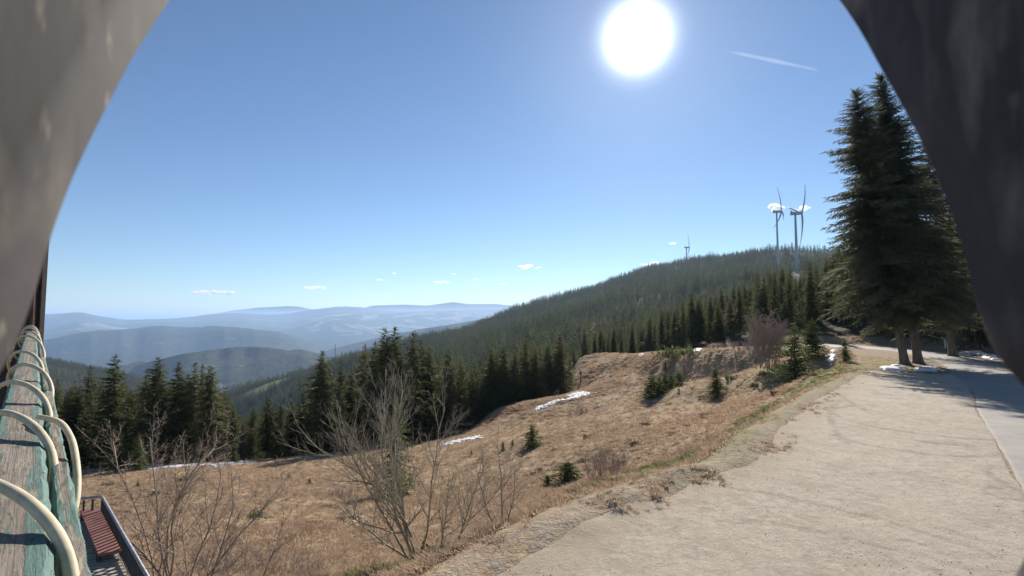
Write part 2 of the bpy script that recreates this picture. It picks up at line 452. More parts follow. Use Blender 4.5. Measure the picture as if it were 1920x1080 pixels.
t = NT('pale_gravel')
co = t.co()
n2 = t.noise(0.35, 5, 0.6, co); n3 = t.noise(3.4, 8, 0.8, co); n4 = t.noise(26, 4, 0.75, co); n5 = t.noise(0.09, 3, 0.5, co)
c = t.mix(t.ramp(n3, 0.36, 0.62), (0.33, 0.275, 0.21), (0.51, 0.44, 0.35))
c = t.mix(t.ramp(t.noise(7.0, 8, 0.85, t.vscale((0.6, 1.5, 1))), 0.56, 0.68, 0, 0.75), c, (0.17, 0.14, 0.105))
c = t.mix(t.ramp(n2, 0.35, 0.66, 0, 0.55), c, (0.46, 0.395, 0.315))
c = t.mix(t.ramp(n5, 0.45, 0.7, 0, 0.35), c, (0.38, 0.31, 0.235))
c = t.mix(t.ramp(n4, 0.56, 0.72, 0, 0.65), c, (0.15, 0.12, 0.09))
c = t.mix(t.ramp(t.noise(9.0, 5, 0.75, co), 0.58, 0.70, 0, 0.7), c, (0.22, 0.18, 0.14))
c = t.mix(t.ramp(t.noise(0.8, 6, 0.75, co), 0.50, 0.62, 0, 0.5), c, (0.32, 0.265, 0.205))
c = t.mix(t.ramp(t.noise(1.9, 6, 0.8, co, dist=1.0), 0.56, 0.64, 0, 0.45), c, (0.24, 0.19, 0.14))
c = t.mix(t.ramp(t.noise(60, 2, 0.5, co), 0.66, 0.74, 0, 0.6), c, (0.50, 0.46, 0.40))
rut = None
def circ(pix, w, off=0.0):
    P3 = []
    for a_, b_ in pix:
        q = W(a_, b_, 1.0); yy = 4.25 / (0.013 - q[2]); P3.append((q[0] * yy, yy))
    (x1, y1), (x2, y2), (x3, y3) = P3
    D = 2 * (x1 * (y2 - y3) + x2 * (y3 - y1) + x3 * (y1 - y2))
    ux = ((x1**2 + y1**2) * (y2 - y3) + (x2**2 + y2**2) * (y3 - y1) + (x3**2 + y3**2) * (y1 - y2)) / D
    uy = ((x1**2 + y1**2) * (x3 - x2) + (x2**2 + y2**2) * (x1 - x3) + (x3**2 + y3**2) * (x2 - x1)) / D
    return (ux, uy, math.hypot(x1 - ux, y1 - uy) + off, w, min(P3)[0] - 0.5, max(P3)[0] + 0.5, min(p[1] for p in P3) - 1.0, max(p[1] for p in P3) + 1.0)
RUTS = [circ(((1618, 760), (1660, 804), (1820, 823)), 0.13), circ(((1618, 760), (1660, 804), (1820, 823)), 0.10, 1.3),
        circ(((1610, 830), (1720, 849), (1870, 852)), 0.13), circ(((1572, 752), (1556, 785), (1575, 820)), 0.11), circ(((1600, 750), (1612, 757), (1632, 768)), 0.10, 0.3),
        circ(((1490, 935), (1575, 955), (1675, 982)), 0.11), circ(((1490, 990), (1600, 1012), (1700, 1035)), 0.10), circ(((1850, 880), (1870, 900), (1900, 915)), 0.10), circ(((1860, 915), (1880, 917), (1905, 922)), 0.08)]
for cx, cyy, r, w, xa, xb, ya, yb in RUTS:
    d = t.n('ShaderNodeVectorMath'); d.operation = 'DISTANCE'
    sx = t.n('ShaderNodeSeparateXYZ'); t.set(sx.inputs[0], co)
    cb = t.n('ShaderNodeCombineXYZ'); t.set(cb.inputs[0], sx.outputs[0]); t.set(cb.inputs[1], sx.outputs[1])
    t.set(d.inputs[0], cb.outputs[0]); d.inputs[1].default_value = (cx, cyy, 0)
    e = t.math('ABSOLUTE', t.math('SUBTRACT', t.math('ADD', d.outputs['Value'], t.math('MULTIPLY', t.noise(0.7, 3, 0.5, co), 0.3)), r + 0.15))
    m = t.ramp(e, w * 0.5, w * 1.6, 1, 0)
    for ax_, lo_, hi_ in ((0, xa, xb), (1, ya, yb)):
        m = t.math('MULTIPLY', m, t.math('MULTIPLY', t.ramp(sx.outputs[ax_], lo_ - 0.8, lo_ + 0.4), t.ramp(sx.outputs[ax_], hi_ - 0.4, hi_ + 0.8, 1, 0)))
    rut = m if rut is None else t.math('MAXIMUM', rut, m)
rut = t.math('MULTIPLY', rut, t.ramp(t.noise(1.6, 6, 0.8, co), 0.36, 0.62, 0.1, 1.0))
c = t.mix(t.math('MULTIPLY', rut, 0.6), c, (0.17, 0.135, 0.10))
c = t.mix(t.math('MULTIPLY', t.attr('edge'), t.ramp(n3, 0.4, 0.6, 0.2, 0.9)), c, (0.33, 0.25, 0.16))
b = t.bump(n4, 0.7, 0.022); b = t.bump(n3, 0.65, 0.06, b); b = t.bump(n2, 0.4, 0.10, b); b = t.bump(rut, -0.7, 0.03, b)
M['gravel'] = t.done(t.bsdf(c, 0.95, 0.15, b))

t = NT('worn_asphalt')
co = t.co()
n3 = t.noise(1.2, 5, 0.6, co); n4 = t.noise(40, 3, 0.7, co)
c = t.mix(t.ramp(n3, 0.3, 0.7), (0.27, 0.245, 0.215), (0.37, 0.335, 0.29))
c = t.mix(t.ramp(n4, 0.35, 0.7, 0, 0.5), c, (0.17, 0.155, 0.14))
c = t.mix(t.attr('edge'), c, (0.38, 0.32, 0.25))
M['asphalt'] = t.done(t.bsdf(c, 0.85, 0.3, t.bump(n4, 0.4, 0.008)))

t = NT('old_snow')
n3 = t.noise(3.0, 5, 0.6)
c = t.mix(t.ramp(n3, 0.35, 0.65), (0.50, 0.50, 0.52), (0.78, 0.79, 0.82))
c = t.mix(t.ramp(t.noise(4.0, 6, 0.8), 0.52, 0.66, 0, 0.75), c, (0.30, 0.24, 0.18))
M['snow'] = t.done(t.bsdf(c, 0.6, 0.3, t.bump(n3, 0.4, 0.05)))

def far_mat(name, dark, light, field, fs, flo, fhi, amt=1.0, white=0.0):
    t = NT(name)
    co = t.co()
    v = t.vscale((1.0, 0.8, 2.5))
    nb = t.noise(fs * 6, 5, 0.7, co)
    c = t.mix(t.ramp(nb, 0.35, 0.65), dark, light)
    f = t.ramp(t.noise(fs, 5, 0.62, v, dist=0.8), flo, fhi, 0, amt)
    f = t.math('MULTIPLY', f, t.ramp(t.attr('tint'), 0.12, 0.4))
    c = t.mix(f, c, t.mix(t.ramp(t.noise(fs * 3, 3, 0.5, co), 0.4, 0.6), field, (0.30, 0.28, 0.22)))
    return t.done(t.bsdf(c, 0.95, 0.05, t.bump(nb, 0.6, 60)))

# painted, weathered wood
t = NT('weathered_green_wood')
co = t.co()
v = t.vscale((1.2, 60, 60))
g1 = t.noise(1.3, 8, 0.8, v); g2 = t.noise(5.0, 8, 0.78, t.vscale((0.45, 7, 7)), dist=0.3); g3 = t.noise(60, 4, 0.7, t.vscale((0.6, 3, 3)))
wood = t.mix(t.ramp(g1, 0.38, 0.62), (0.12, 0.10, 0.08), (0.38, 0.32, 0.25))
paint = t.mix(t.ramp(g3, 0.3, 0.7), (0.085, 0.155, 0.135), (0.155, 0.235, 0.20))
pm_ = t.ramp(t.math('ADD', t.math('MULTIPLY', g2, 0.55), t.math('ADD', t.math('MULTIPLY', g1, 0.35), t.math('MULTIPLY', t.attr('tint'), 0.14))), 0.505, 0.535)
c = t.mix(pm_, wood, paint)
c = t.mix(t.ramp(t.noise(22, 6, 0.8, t.vscale((0.7, 4, 4))), 0.57, 0.62, 0, 0.85), c, (0.07, 0.06, 0.05))
c = t.mix(t.ramp(t.noise(45, 2, 0.5, t.vscale((1, 2.5, 2.5))), 0.71, 0.74, 0, 0.7), c, (0.60, 0.58, 0.53))
b = t.bump(g1, 0.9, 0.004); b = t.bump(pm_, 0.8, 0.0012, b); b = t.bump(g3, 0.4, 0.001, b)
M['wood'] = t.done(t.bsdf(c, 0.8, 0.25, b))

def simple(name, col, rough=0.6, spec=0.4, metal=0, ns=8, var=0.25, bump=0.15):
    t = NT(name)
    n = t.noise(ns, 5, 0.65)
    c = t.mix(t.ramp(n, 0.3, 0.7), tuple(x * (1 - var) for x in col), tuple(min(1, x * (1 + var)) for x in col))
    return t.done(t.bsdf(c, rough, spec, t.bump(n, bump, 0.004), metal))
M['hose'] = simple('cream_hose', (0.54, 0.46, 0.31), 0.6, 0.3, 0, 14, 0.22, 0.2)
M['pipe'] = simple('galvanised_pipe', (0.27, 0.275, 0.30), 0.6, 0.4, 0.2, 12, 0.35)
M['iron'] = simple('dark_iron', (0.035, 0.036, 0.042), 0.6, 0.4, 0.2)
M['redboard'] = simple('red_brown_board', (0.22, 0.095, 0.075), 0.75, 0.3, 0, 5, 0.25)
M['slat'] = simple('grey_slat_wood', (0.34, 0.31, 0.26), 0.85, 0.2, 0, 9, 0.3)
M['darkwall'] = simple('dark_stained_boards', (0.045, 0.036, 0.032), 0.85, 0.2, 0, 10, 0.4)
M['shingle'] = simple('brown_shingle', (0.10, 0.055, 0.05), 0.85, 0.2, 0, 10, 0.3)
M['turbine'] = simple('turbine_grey', (0.42, 0.43, 0.45), 0.5, 0.4, 0, 1, 0.06, 0)
M['rock'] = simple('pale_rock', (0.40, 0.38, 0.35), 0.9, 0.2, 0, 5, 0.35, 0.6)
M['peg'] = simple('white_marker', (0.75, 0.75, 0.73), 0.5, 0.4, 0, 5, 0.1, 0)
M['post'] = simple('brown_post_wood', (0.16, 0.10, 0.06), 0.9, 0.2, 0, 9, 0.3)
M['stone'] = foliage('loose_stones', (0.24, 0.20, 0.155), (0.46, 0.40, 0.33), 0.0)

def hood_mat(name, base, spot, amt):
    t = NT(name)
    co = t.co()
    n1 = t.noise(26, 4, 0.6, t.vscale((1, 1, 0.35))); n2 = t.noise(160, 3, 0.5, t.vscale((1, 1, 0.3))); n3 = t.noise(60, 2, 0.5, t.vscale((1, 1.6, 0.5)))
    c = t.mix(t.ramp(n1, 0.35, 0.7), tuple(x * 0.85 for x in base), tuple(x * 1.15 for x in base))
    c = t.mix(t.ramp(n2, 0.66, 0.74, 0, 0.7), c, spot)
    c = t.mix(t.ramp(n3, 0.50, 0.66, 0, amt), c, spot)
    c = t.mix(t.ramp(t.noise(420, 3, 0.6, t.vscale((1, 1, 0.5))), 0.35, 0.7, 0, 0.35), c, tuple(x * 0.45 for x in base))
    return t.done(t.bsdf(c, 0.8, 0.25, t.bump(n2, 0.2, 0.0005)))
M['hood_l'] = hood_mat('hood_grey_plastic', (0.050, 0.046, 0.046), (0.24, 0.21, 0.165), 0.3)
M['hood_r'] = hood_mat('hood_blotched_plastic', (0.085, 0.072, 0.072), (0.26, 0.22, 0.205), 0.8)  # paler noise blotches over the base colour

# ------------------------------------------------------------------ terrain
NY, NX = 520, 560
ty = np.exp(np.linspace(math.log(4.0), math.log(2700 + 12), NY)) - 12
tu = np.linspace(-1.28, 1.28, NX)
Y2, U2 = np.meshgrid(ty, tu, indexing='ij')
X2 = U2 * (Y2 + 12)
Z2 = ground(X2, Y2)
sM = sdf_poly(X2, Y2, MEADOW)
sF = sdf_poly(X2, Y2, FLAT)
sL = sdf_poly(X2, Y2, LOT)
Z2 = Z2 - 0.06 * sstep(0.0, 0.5, sL)
PASTURE = [(TL(430, 736, 1340), 45, 60), (TL(500, 715, 1235), 60, 32), (TL(505, 712, 1225), 30, 40)]
pas = np.zeros_like(X2)
for (qx, qy), rx, ry in PASTURE:
    pas = np.maximum(pas, sstep(1.15, 0.85, np.hypot((X2 - qx) / rx, (Y2 - qy) / ry)))
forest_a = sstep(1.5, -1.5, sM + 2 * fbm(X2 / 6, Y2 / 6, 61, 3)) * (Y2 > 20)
dE = sd_line(X2, Y2, LOT_EDGE)
green_a = sstep(3.2, 1.6, np.abs(dE - 2.6)) * (sF < 0) * sstep(11, 15, Y2) * 1.3
green_a = np.maximum(green_a, sstep(1.5, 0, np.hypot((X2 - 30.5) / 5, (Y2 - 62) / 9)) * 0.8 * (sF < 0))
green_a = np.maximum(green_a, (sL < -0.2) * (sF > 0) * (np.hypot(X2 - 31, Y2 - 43) < 9) * 0.5)
dRd = np.minimum(sd_line(X2, Y2, ROAD_L), sd_line(X2, Y2, ROAD_R))
bank_a = np.maximum(sstep(0.5, -0.5, dE - 0.9 - 1.6 * fbm(X2 / 2.6, Y2 / 2.6, 65, 4)) * (Y2 < 40), sstep(1.0, 0.3, dRd) * 0.7)
bank_a = np.maximum(bank_a, ((X2 > 36) & (Y2 < 66) & (Y2 > 20)) * sstep(7.0, 3.0, dRd) * 0.8)
idx = np.arange(NY * NX).reshape(NY, NX)
Qt = np.stack([idx[:-1, :-1], idx[:-1, 1:], idx[1:, 1:], idx[1:, :-1]], -1).reshape(-1, 4)
Vt = np.stack([X2, Y2, Z2], -1).reshape(-1, 3)
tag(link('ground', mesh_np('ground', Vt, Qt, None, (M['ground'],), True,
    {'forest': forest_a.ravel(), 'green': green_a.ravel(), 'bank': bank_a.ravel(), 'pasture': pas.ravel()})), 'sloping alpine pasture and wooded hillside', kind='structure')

# gravel lot: a sheet over the terrain
step = 0.16
gx = np.arange(-9, 33, step); gy = np.arange(-12, 41, step)
GX, GY = np.meshgrid(gx, gy)
sl = sdf_poly(GX, GY, LOT)
de = sd_line(GX, GY, LOT_EDGE)
sn = sl + 0.55 * fbm(GX / 1.6, GY / 1.6, 71, 4) * (de < 3)
lift = 0.05 * sstep(-0.35, 0.25, sn) - 0.06 - 0.3 * sstep(-0.2, -0.9, sn)
base_g = hbase(GX, GY)
GZ = base_g + lift + 0.012 + 0.025 * fbm(GX / 2.5, GY / 2.5, 75, 3) + 0.010 * vnoise(GX / 0.5, GY / 0.5, 77) + (de < 2) * np.exp(-(de / 0.7) ** 2) * (0.25 + 0.75 * np.exp(-((GX - 3.4) / 1.8) ** 2)) * np.clip(fbm(GX / 1.3, GY / 1.3, 51, 3) + 0.1, 0, 1) * 0.3
iid = -np.ones(GX.shape, int)
keep = sn > -0.9
ok = keep[:-1, :-1] & keep[:-1, 1:] & keep[1:, :-1] & keep[1:, 1:]
iid = np.arange(GX.size).reshape(GX.shape)
Qg = np.stack([iid[:-1, :-1], iid[:-1, 1:], iid[1:, 1:], iid[1:, :-1]], -1)[ok]
used, inv = np.unique(Qg, return_inverse=True)
Vg = np.stack([GX, GY, GZ], -1).reshape(-1, 3)[used]
eg = sstep(1.8, 0.0, de).ravel()[used]
tag(link('gravel_lot', mesh_np('gravel_lot', Vg, inv.reshape(-1, 4), None, (M['gravel'],), True, {'edge': eg})), 'pale gravel parking lot with tyre tracks', kind='structure')

# road strip
def resample(P, n):
    P = np.array(P, float); d = np.r_[0, np.cumsum(np.hypot(*np.diff(P, axis=0).T))]
    s_ = np.linspace(0, 1, n)
    # index based so both sides stay paired
    q = s_ * (len(P) - 1); i = np.minimum(q.astype(int), len(P) - 2); f = q - i
    a = P[np.maximum(i - 1, 0)]; b_ = P[i]; c_ = P[i + 1]; d_ = P[np.minimum(i + 2, len(P) - 1)]
    f = f[:, None]
    return 0.5 * ((2 * b_) + (-a + c_) * f + (2 * a - 5 * b_ + 4 * c_ - d_) * f ** 2 + (-a + 3 * b_ - 3 * c_ + d_) * f ** 3)
NR = 360
RL, RR = resample(ROAD_L, NR), resample(ROAD_R, NR)
ks = np.array([-0.06, 0.0, 0.025, 0.12, 0.3, 0.5, 0.7, 0.88, 0.975, 1.0, 1.06])
RV = []; RE = []
for i in range(NR):
    z0 = hbase(np.array([RL[i][0], RR[i][0]]), np.array([RL[i][1], RR[i][1]]))
    for k in ks:
        kk = k + 0.012 * vnoise(i * 0.6, k * 3, 81) if k in (0.0, 1.0) else k
        x, y = RL[i] + (RR[i] - RL[i]) * kk
        z = z0[0] + (z0[1] - z0[0]) * np.clip(k, 0, 1)
        if y > 66: z = max(z, float(hbase(np.array(x), np.array(y)))) + 0.05
        z += 0.008 + 0.02 * (1 - (2 * k - 1) ** 2) if 0 <= k <= 1 else -0.05
        RV.append((x, y, z)); RE.append(max(0.35 if (k <= 0.0 or k >= 1.0) else 0.0, float(sstep(56, 64, y)) * (1 if x < 44 else 0)))
ri = np.arange(NR * len(ks)).reshape(NR, len(ks))
Qr = np.stack([ri[:-1, :-1], ri[:-1, 1:], ri[1:, 1:], ri[1:, :-1]], -1).reshape(-1, 4)
tag(link('road', mesh_np('road', RV, Qr, None, (M['asphalt'],), True, {'edge': RE})), 'narrow grey mountain lane curving behind the twin spruces', kind='structure')

# far plain, then ridges behind one another
bm_ = MB(); bm_.add([(-90000, 1500, -900), (90000, 1500, -900), (90000, 70000, -900), (-90000, 70000, -900)], [[0, 1, 2, 3]])
M['plain'] = far_mat('valley_floor', (0.04, 0.055, 0.03), (0.08, 0.09, 0.05), (0.28, 0.25, 0.17), 0.0006, 0.5, 0.6)
tag(bm_.obj('valley_floor', M['plain']), 'wide valley floor below the mountains', kind='structure')

def ridge(pts, D, near, foot_z, mat, seed, amp, back=1.25, rows=46, cols=420, prof=0.9, name='mountain_ridge', label=None):
    pts = np.array(pts, float)
    px = np.linspace(pts[0, 0], pts[-1, 0], cols)
    py = np.interp(px, pts[:, 0], pts[:, 1])
    kern = np.hanning(15); kern /= kern.sum()
    py = np.convolve(np.pad(py, 7, mode='edge'), kern, 'valid')
    u = (px - 960) / F; v = (540 - py) / F
    kz = (sp + v * cp) / (cp - v * sp); ku = u / (cp - v * sp)
    tt = np.linspace(0, 1, rows)
    V = []; A = []
    Dj = D * (1 + 0.10 * fbm(px / 90, px * 0 + seed, seed, 3))
    for j, q in enumerate(tt):
        if q <= 0.8:
            w = q / 0.8; y = near + (Dj - near) * w
            z = foot_z + (kz * Dj - foot_z) * w ** prof
        else:
            w = 1 - (q - 0.8) / 0.2; y = Dj * (1 + (back - 1) * (1 - w))
            z = foot_z + (kz * Dj - foot_z) * (1 - (1 - w) ** 2)
        x = ku * y
        s_ = D / 9000.0
        rn = fbm(x / (900 * s_), y / (1500 * s_), seed + 3, 5)
        z = z + amp * rn * (1 - w ** 6) * (0.25 + w) + amp * 0.03 * fbm(x / (120 * s_), y / (120 * s_), seed + 9, 3)
        V.append(np.stack([x, y, z], -1)); A.append(np.full(cols, 1 - w ** 1.5 if q <= 0.8 else 0.0))
    V = np.array(V).reshape(-1, 3); A = np.array(A).ravel()
    ii = np.arange(rows * cols).reshape(rows, cols)
    Q = np.stack([ii[:-1, :-1], ii[:-1, 1:], ii[1:, 1:], ii[1:, :-1]], -1).reshape(-1, 4)
    return tag(link(name, mesh_np(name, V, Q, None, (mat,), True, {'tint': A})), label, kind='structure')

FD, FL_ = (0.022, 0.030, 0.017), (0.055, 0.062, 0.034)
M['r1'] = far_mat('far_range', FD, FL_, (0.2, 0.2, 0.15), 0.0004, 0.6, 0.7)
M['r2'] = far_mat('farmed_hills', FD, FL_, (0.20, 0.19, 0.12), 0.0010, 0.53, 0.60, 0.75)
M['r3'] = far_mat('wooded_ridge', FD, FL_, (0.16, 0.15, 0.09), 0.0018, 0.62, 0.70, 0.6)
M['r4'] = far_mat('near_wooded_ridge', (0.02, 0.03, 0.015), (0.07, 0.065, 0.035), (0.13, 0.12, 0.07), 0.003, 0.58, 0.66, 0.7)
ridge([(620, 592), (700, 573), (760, 571), (800, 573), (830, 569), (850, 566), (875, 570), (930, 570), (960, 573), (1010, 576), (1100, 580), (1400, 585)], 42000, 32000, -900, M['r1'], 101, 120, label='faint distant range')
ridge([(200, 604), (270, 600), (385, 592), (430, 583), (480, 577), (540, 574), (560, 575), (600, 583), (660, 592), (720, 600)], 33000, 24000, -900, M['r1'], 111, 120, label='faint blue mountain')
ridge([(-400, 600), (-100, 596), (60, 590), (100, 589), (125, 588), (145, 585), (165, 591), (195, 597), (240, 600), (280, 598), (330, 598), (400, 588), (450, 587), (500, 590), (540, 588), (580, 581), (640, 574), (680, 576), (740, 584), (800, 583), (860, 581), (920, 580), (960, 583), (1020, 592), (1200, 610), (1500, 620)],
      19500, 9500, -880, M['r2'], 121, 260, prof=0.75, label='farmed hills with pale fields')
ridge([(-300, 640), (60, 640), (90, 636), (120, 632), (170, 624), (230, 619), (280, 613), (310, 611), (360, 614), (420, 616), (470, 619), (520, 627), (560, 640), (600, 656), (660, 680), (740, 700)], 9200, 6400, -820, M['r3'], 131, 130, label='broad wooded ridge')
ridge([(560, 680), (620, 655), (680, 640), (730, 629), (780, 619), (840, 609), (900, 599), (950, 590), (1000, 590), (1100, 600), (1300, 640)], 6800, 4600, -700, M['r3'], 141, 100, label='low wooded ridge')
ridge([(60, 720), (140, 705), (230, 691), (290, 676), (340, 664), (400, 655), (450, 650), (490, 650), (530, 655), (570, 664), (620, 676), (700, 700), (800, 730)], 4300, 3000, -620, M['r4'], 151, 70, label='rounded wooded hill')

# ------------------------------------------------------------------ haze
M['haze'] = bpy.data.materials.new('haze'); M['haze'].use_nodes = True
hn = M['haze'].node_tree.nodes; hn.clear()
ho = hn.new('ShaderNodeOutputMaterial'); hv = hn.new('ShaderNodeVolumePrincipled')
hv.inputs['Color'].default_value = (0.47, 0.68, 1.0, 1)
hv.inputs['Density'].default_value = 4.6e-5
hv.inputs['Anisotropy'].default_value = 0.32
M['haze'].node_tree.links.new(hv.outputs[0], ho.inputs['Volume'])
hb = MB(); hb.box((0, 35500, -225), (95000, 36500, 680))
tag(hb.obj('haze', M['haze']), 'thin blue mountain haze', kind='stuff')

# ------------------------------------------------------------------ clouds, far above the haze
t = NT('cloud'); cv = t.n('ShaderNodeVolumePrincipled'); cv.inputs['Color'].default_value = (1, 1, 1, 1)
cv.inputs['Density'].default_value = 0.012; cv.inputs['Anisotropy'].default_value = 0.3
t.t.links.new(cv.outputs[0], t.out.inputs['Volume']); M['cloud'] = t.m
_ico = None
def ico(sub=2):
    global _ico
    if _ico is None:
        import bmesh
        b = bmesh.new(); bmesh.ops.create_icosphere(b, subdivisions=sub, radius=1.0)
        _ico = (np.array([v.co[:] for v in b.verts]), np.array([[v.index for v in f.verts] for f in b.faces])); b.free()
    return _ico
def cloud(px, py, w_px, h_px, n, seed, label):
    D = 16000.0; r = random.Random(seed); iv, it = ico()
    o = MB(); k = D / F; c0 = W(px, py, D)
    for i in range(n):
        a = (i + 0.5) / n * 2 - 1
        s0 = max(h_px * k * 0.5 * (1 - 0.6 * a * a) * r.uniform(0.6, 1.1), w_px * k * 0.42 / n * 0.85)
        c = np.array([a * w_px * k * 0.42, r.uniform(-1, 1) * h_px * k, r.uniform(-0.25, 0.5) * h_px * k * (1 - a * a)])
        d = 1 + 0.9 * vnoise(iv[:, 0] * 2.6 + i * 7, iv[:, 1] * 2.2 + iv[:, 2] * 2.7, seed)
        o.add(iv * d[:, None] * np.array([s0 * 1.9, s0 * 1.6, s0]) + c, T=it)
    tag(o.obj('cloud', M['cloud'], loc=tuple(c0)), label, 'cloud', 'small fair weather clouds')
p0, p1 = W(1366, 96, 24000.0), W(1532, 131, 24000.0); m = MB()
ss = np.linspace(0, 1, 24); wob = np.interp(ss, [0, 0.1, 0.5, 1], [40, 75, 110, 60])
m.tube(p0 + (p1 - p0) * ss[:, None], wob * (1 + 0.25 * vnoise(ss * 9, ss * 0, 3)), 10)  # thin pale streak, a tapered volume tube right of the sun
t = NT('thin_streak'); cv = t.n('ShaderNodeVolumePrincipled'); cv.inputs['Color'].default_value = (1, 1, 1, 1)
cv.inputs['Density'].default_value = 0.00022; cv.inputs['Anisotropy'].default_value = 0.5
t.t.links.new(cv.outputs[0], t.out.inputs['Volume'])
tag(m.obj('sky_streak', t.m), 'short pale streak in the blue sky right of the sun', 'sky_streak')
cloud(985, 500, 30, 8, 6, 1, 'small white cloud floating just left of the wooded slope')
cloud(1009, 502, 12, 4, 3, 2, 'tiny cloud scrap beside the small white cloud')
cloud(1222, 496, 44, 9, 7, 3, 'flat white cloud peeking over the wooded skyline')
cloud(1457, 391, 15, 13, 6, 4, 'puffy white cloud behind the left nacelle of the turbine pair')
cloud(1509, 391, 16, 8, 5, 5, 'ragged white cloud right of the nearest wind turbine')
cloud(828, 530, 32, 5, 5, 6, 'thin flat cloud low over the distant range')
cloud(892, 524, 14, 4, 3, 7, 'tiny cloud between the thin flat cloud and the larger white one')
cloud(942, 533, 12, 4, 3, 8, 'lowest tiny cloud above the distant range')
cloud(739, 513, 8, 4, 2, 9, 'tiny round cloud scrap highest above the farmed hills')
cloud(712, 525, 14, 3, 3, 10, 'faint flat cloud scrap above the farmed hills')
cloud(852, 514, 8, 3, 2, 11, 'tiny cloud scrap over the thin flat cloud')
cloud(1262, 457, 10, 6, 3, 12, 'small cloud puff left of the farthest wind turbine')
cloud(400, 549, 90, 4, 9, 13, 'long thin cloud streak over the left mountains')
cloud(590, 540, 50, 3, 6, 14, 'faint cloud streak over the middle mountains')

# ------------------------------------------------------------------ spruces
def spruce_crown(H, R, seed, nwh, nb, nst, z0=0.12, kw=0.17, hang=1, prof=0.75, irregular=0.25, blob=0.0, tipk=0.16, gaps=False):
    r = np.random.default_rng(seed)
    B = []
    for i in range(nwh):
        t_ = i / nwh
        z = H * (z0 + (0.985 - z0) * t_ ** 0.92)
        fz = (z / H - z0) / (1 - z0)
        L = R * ((1 - fz) ** prof) * (0.55 + 0.45 * min(1, fz / 0.12)) + 0.012 * H
        for j in range(nb):
            az = 2 * math.pi * (j + 0.5 * (i % 2)) / nb + r.uniform(-0.35, 0.35)
            l = L * (1 + irregular * r.normal()) if r.random() > 0.06 else L * 0.4
            # the crown is lopsided and clumpy
            l *= 1 + blob * math.sin(az * 2 + seed) * math.sin(z * 1.7 + seed)
            if gaps:
                g = float(vnoise(np.array(z * 0.55), np.array(az * 1.3 + seed), seed)) + 0.6 * float(vnoise(np.array(z * 1.7), np.array(az * 3.1), seed + 1))
                if g > 0.30: continue
                if g > 0.16: l *= 0.6
                l *= 1 + 0.35 * float(vnoise(np.array(z * 0.35 + 5), np.array(az * 0.9), seed + 4))
            B.append((z + r.uniform(-0.5, 0.5) * H / nwh, az, max(l, 0.02 * R), fz, r.random()))
    B = np.array(B)
    z, az, L, fz, tb = B.T
    roots = []; dirs = []; lens = []; wids = []; tints = []
    dh = np.stack([np.cos(az), np.sin(az), np.zeros_like(az)], 1)
    sd = np.stack([-np.sin(az), np.cos(az), np.zeros_like(az)], 1)
    tb2 = r.uniform(-0.12, 0.12, len(z)); up = 0.55 * fz - 0.20 + tb2; droop = 0.42 * (1 - fz) + 0.05 + tb2 * 0.5
    def P(s):
        return np.stack([np.zeros_like(z), np.zeros_like(z), z + L * (up * s - droop * s * s + 0.18 * (1 - fz) * s ** 4)], 1) + dh * (L * s)[:, None]
    for k in range(nst):
        s = (k + 0.6 + r.uniform(-0.3, 0.3, len(z))) / nst
        s = np.clip(s, 0.06, 1)
        base = P(s)
        for side in (-1, 1):
            tw = (0.55 * (1 - s) + tipk) * L * r.uniform(0.6, 1.15, len(z)) / (1 + 0.06 * nst)
            tw = np.minimum(tw, 0.16 * R + 0.02 * H)
            d = dh * 0.75 + sd * side * r.uniform(0.45, 1.0, len(z))[:, None] + np.array([0, 0, 1]) * r.uniform(-0.75, 0.05, len(z))[:, None]
            roots.append(base); dirs.append(d); lens.append(tw); wids.append(tw * kw * 2.0); tints.append(np.clip(tb * 0.55 + r.uniform(0, 0.35, len(z)) + 0.12 * s, 0, 1))
        for h_ in range(hang):
            tw = (0.35 * (1 - s) + 0.18) * L * r.uniform(0.5, 1.1, len(z)) / (1 + 0.05 * nst)
            tw = np.minimum(tw, 0.12 * R + 0.015 * H)
            d = dh * r.uniform(-0.2, 0.6, len(z))[:, None] + sd * r.uniform(-0.5, 0.5, len(z))[:, None] + np.array([0, 0, -1.0]) * r.uniform(0.3, 1.0, len(z))[:, None]
            roots.append(base); dirs.append(d); lens.append(tw); wids.append(tw * kw * 2.3); tints.append(np.clip(tb * 0.5 + r.uniform(0, 0.3, len(z)), 0, 1))
    # leader
    n0 = 8
    roots.append(np.array([[0, 0, H * (0.955 + 0.003 * q)] for q in range(n0)])); dd = r.normal(size=(n0, 3)) * 0.35; dd[:, 2] = 1.0; dirs.append(dd)
    lens.append(np.full(n0, H * 0.035)); wids.append(np.full(n0, H * 0.008)); tints.append(np.full(n0, 0.5))
    Rr = np.vstack(roots); D = np.vstack(dirs); D /= np.linalg.norm(D, axis=1)[:, None]
    ln = np.concatenate(lens); wd = np.concatenate(wids); ti = np.concatenate(tints)
    ti = np.where(r.random(len(ti)) < 0.02, 1.0, ti * 0.9)
    q = r.normal(size=D.shape); wv = np.cross(D, q); wv /= np.linalg.norm(wv, axis=1)[:, None]
    mid = Rr + D * (ln * 0.45)[:, None]
    V = np.stack([Rr, mid + wv * (wd / 2)[:, None], Rr + D * ln[:, None], mid - wv * (wd / 2)[:, None]], 1).reshape(-1, 3)
    n = len(Rr); i4 = np.arange(n)[:, None] * 4
    return V, np.hstack([i4, i4 + 1, i4 + 2, i4 + 3]), np.repeat(ti, 4)

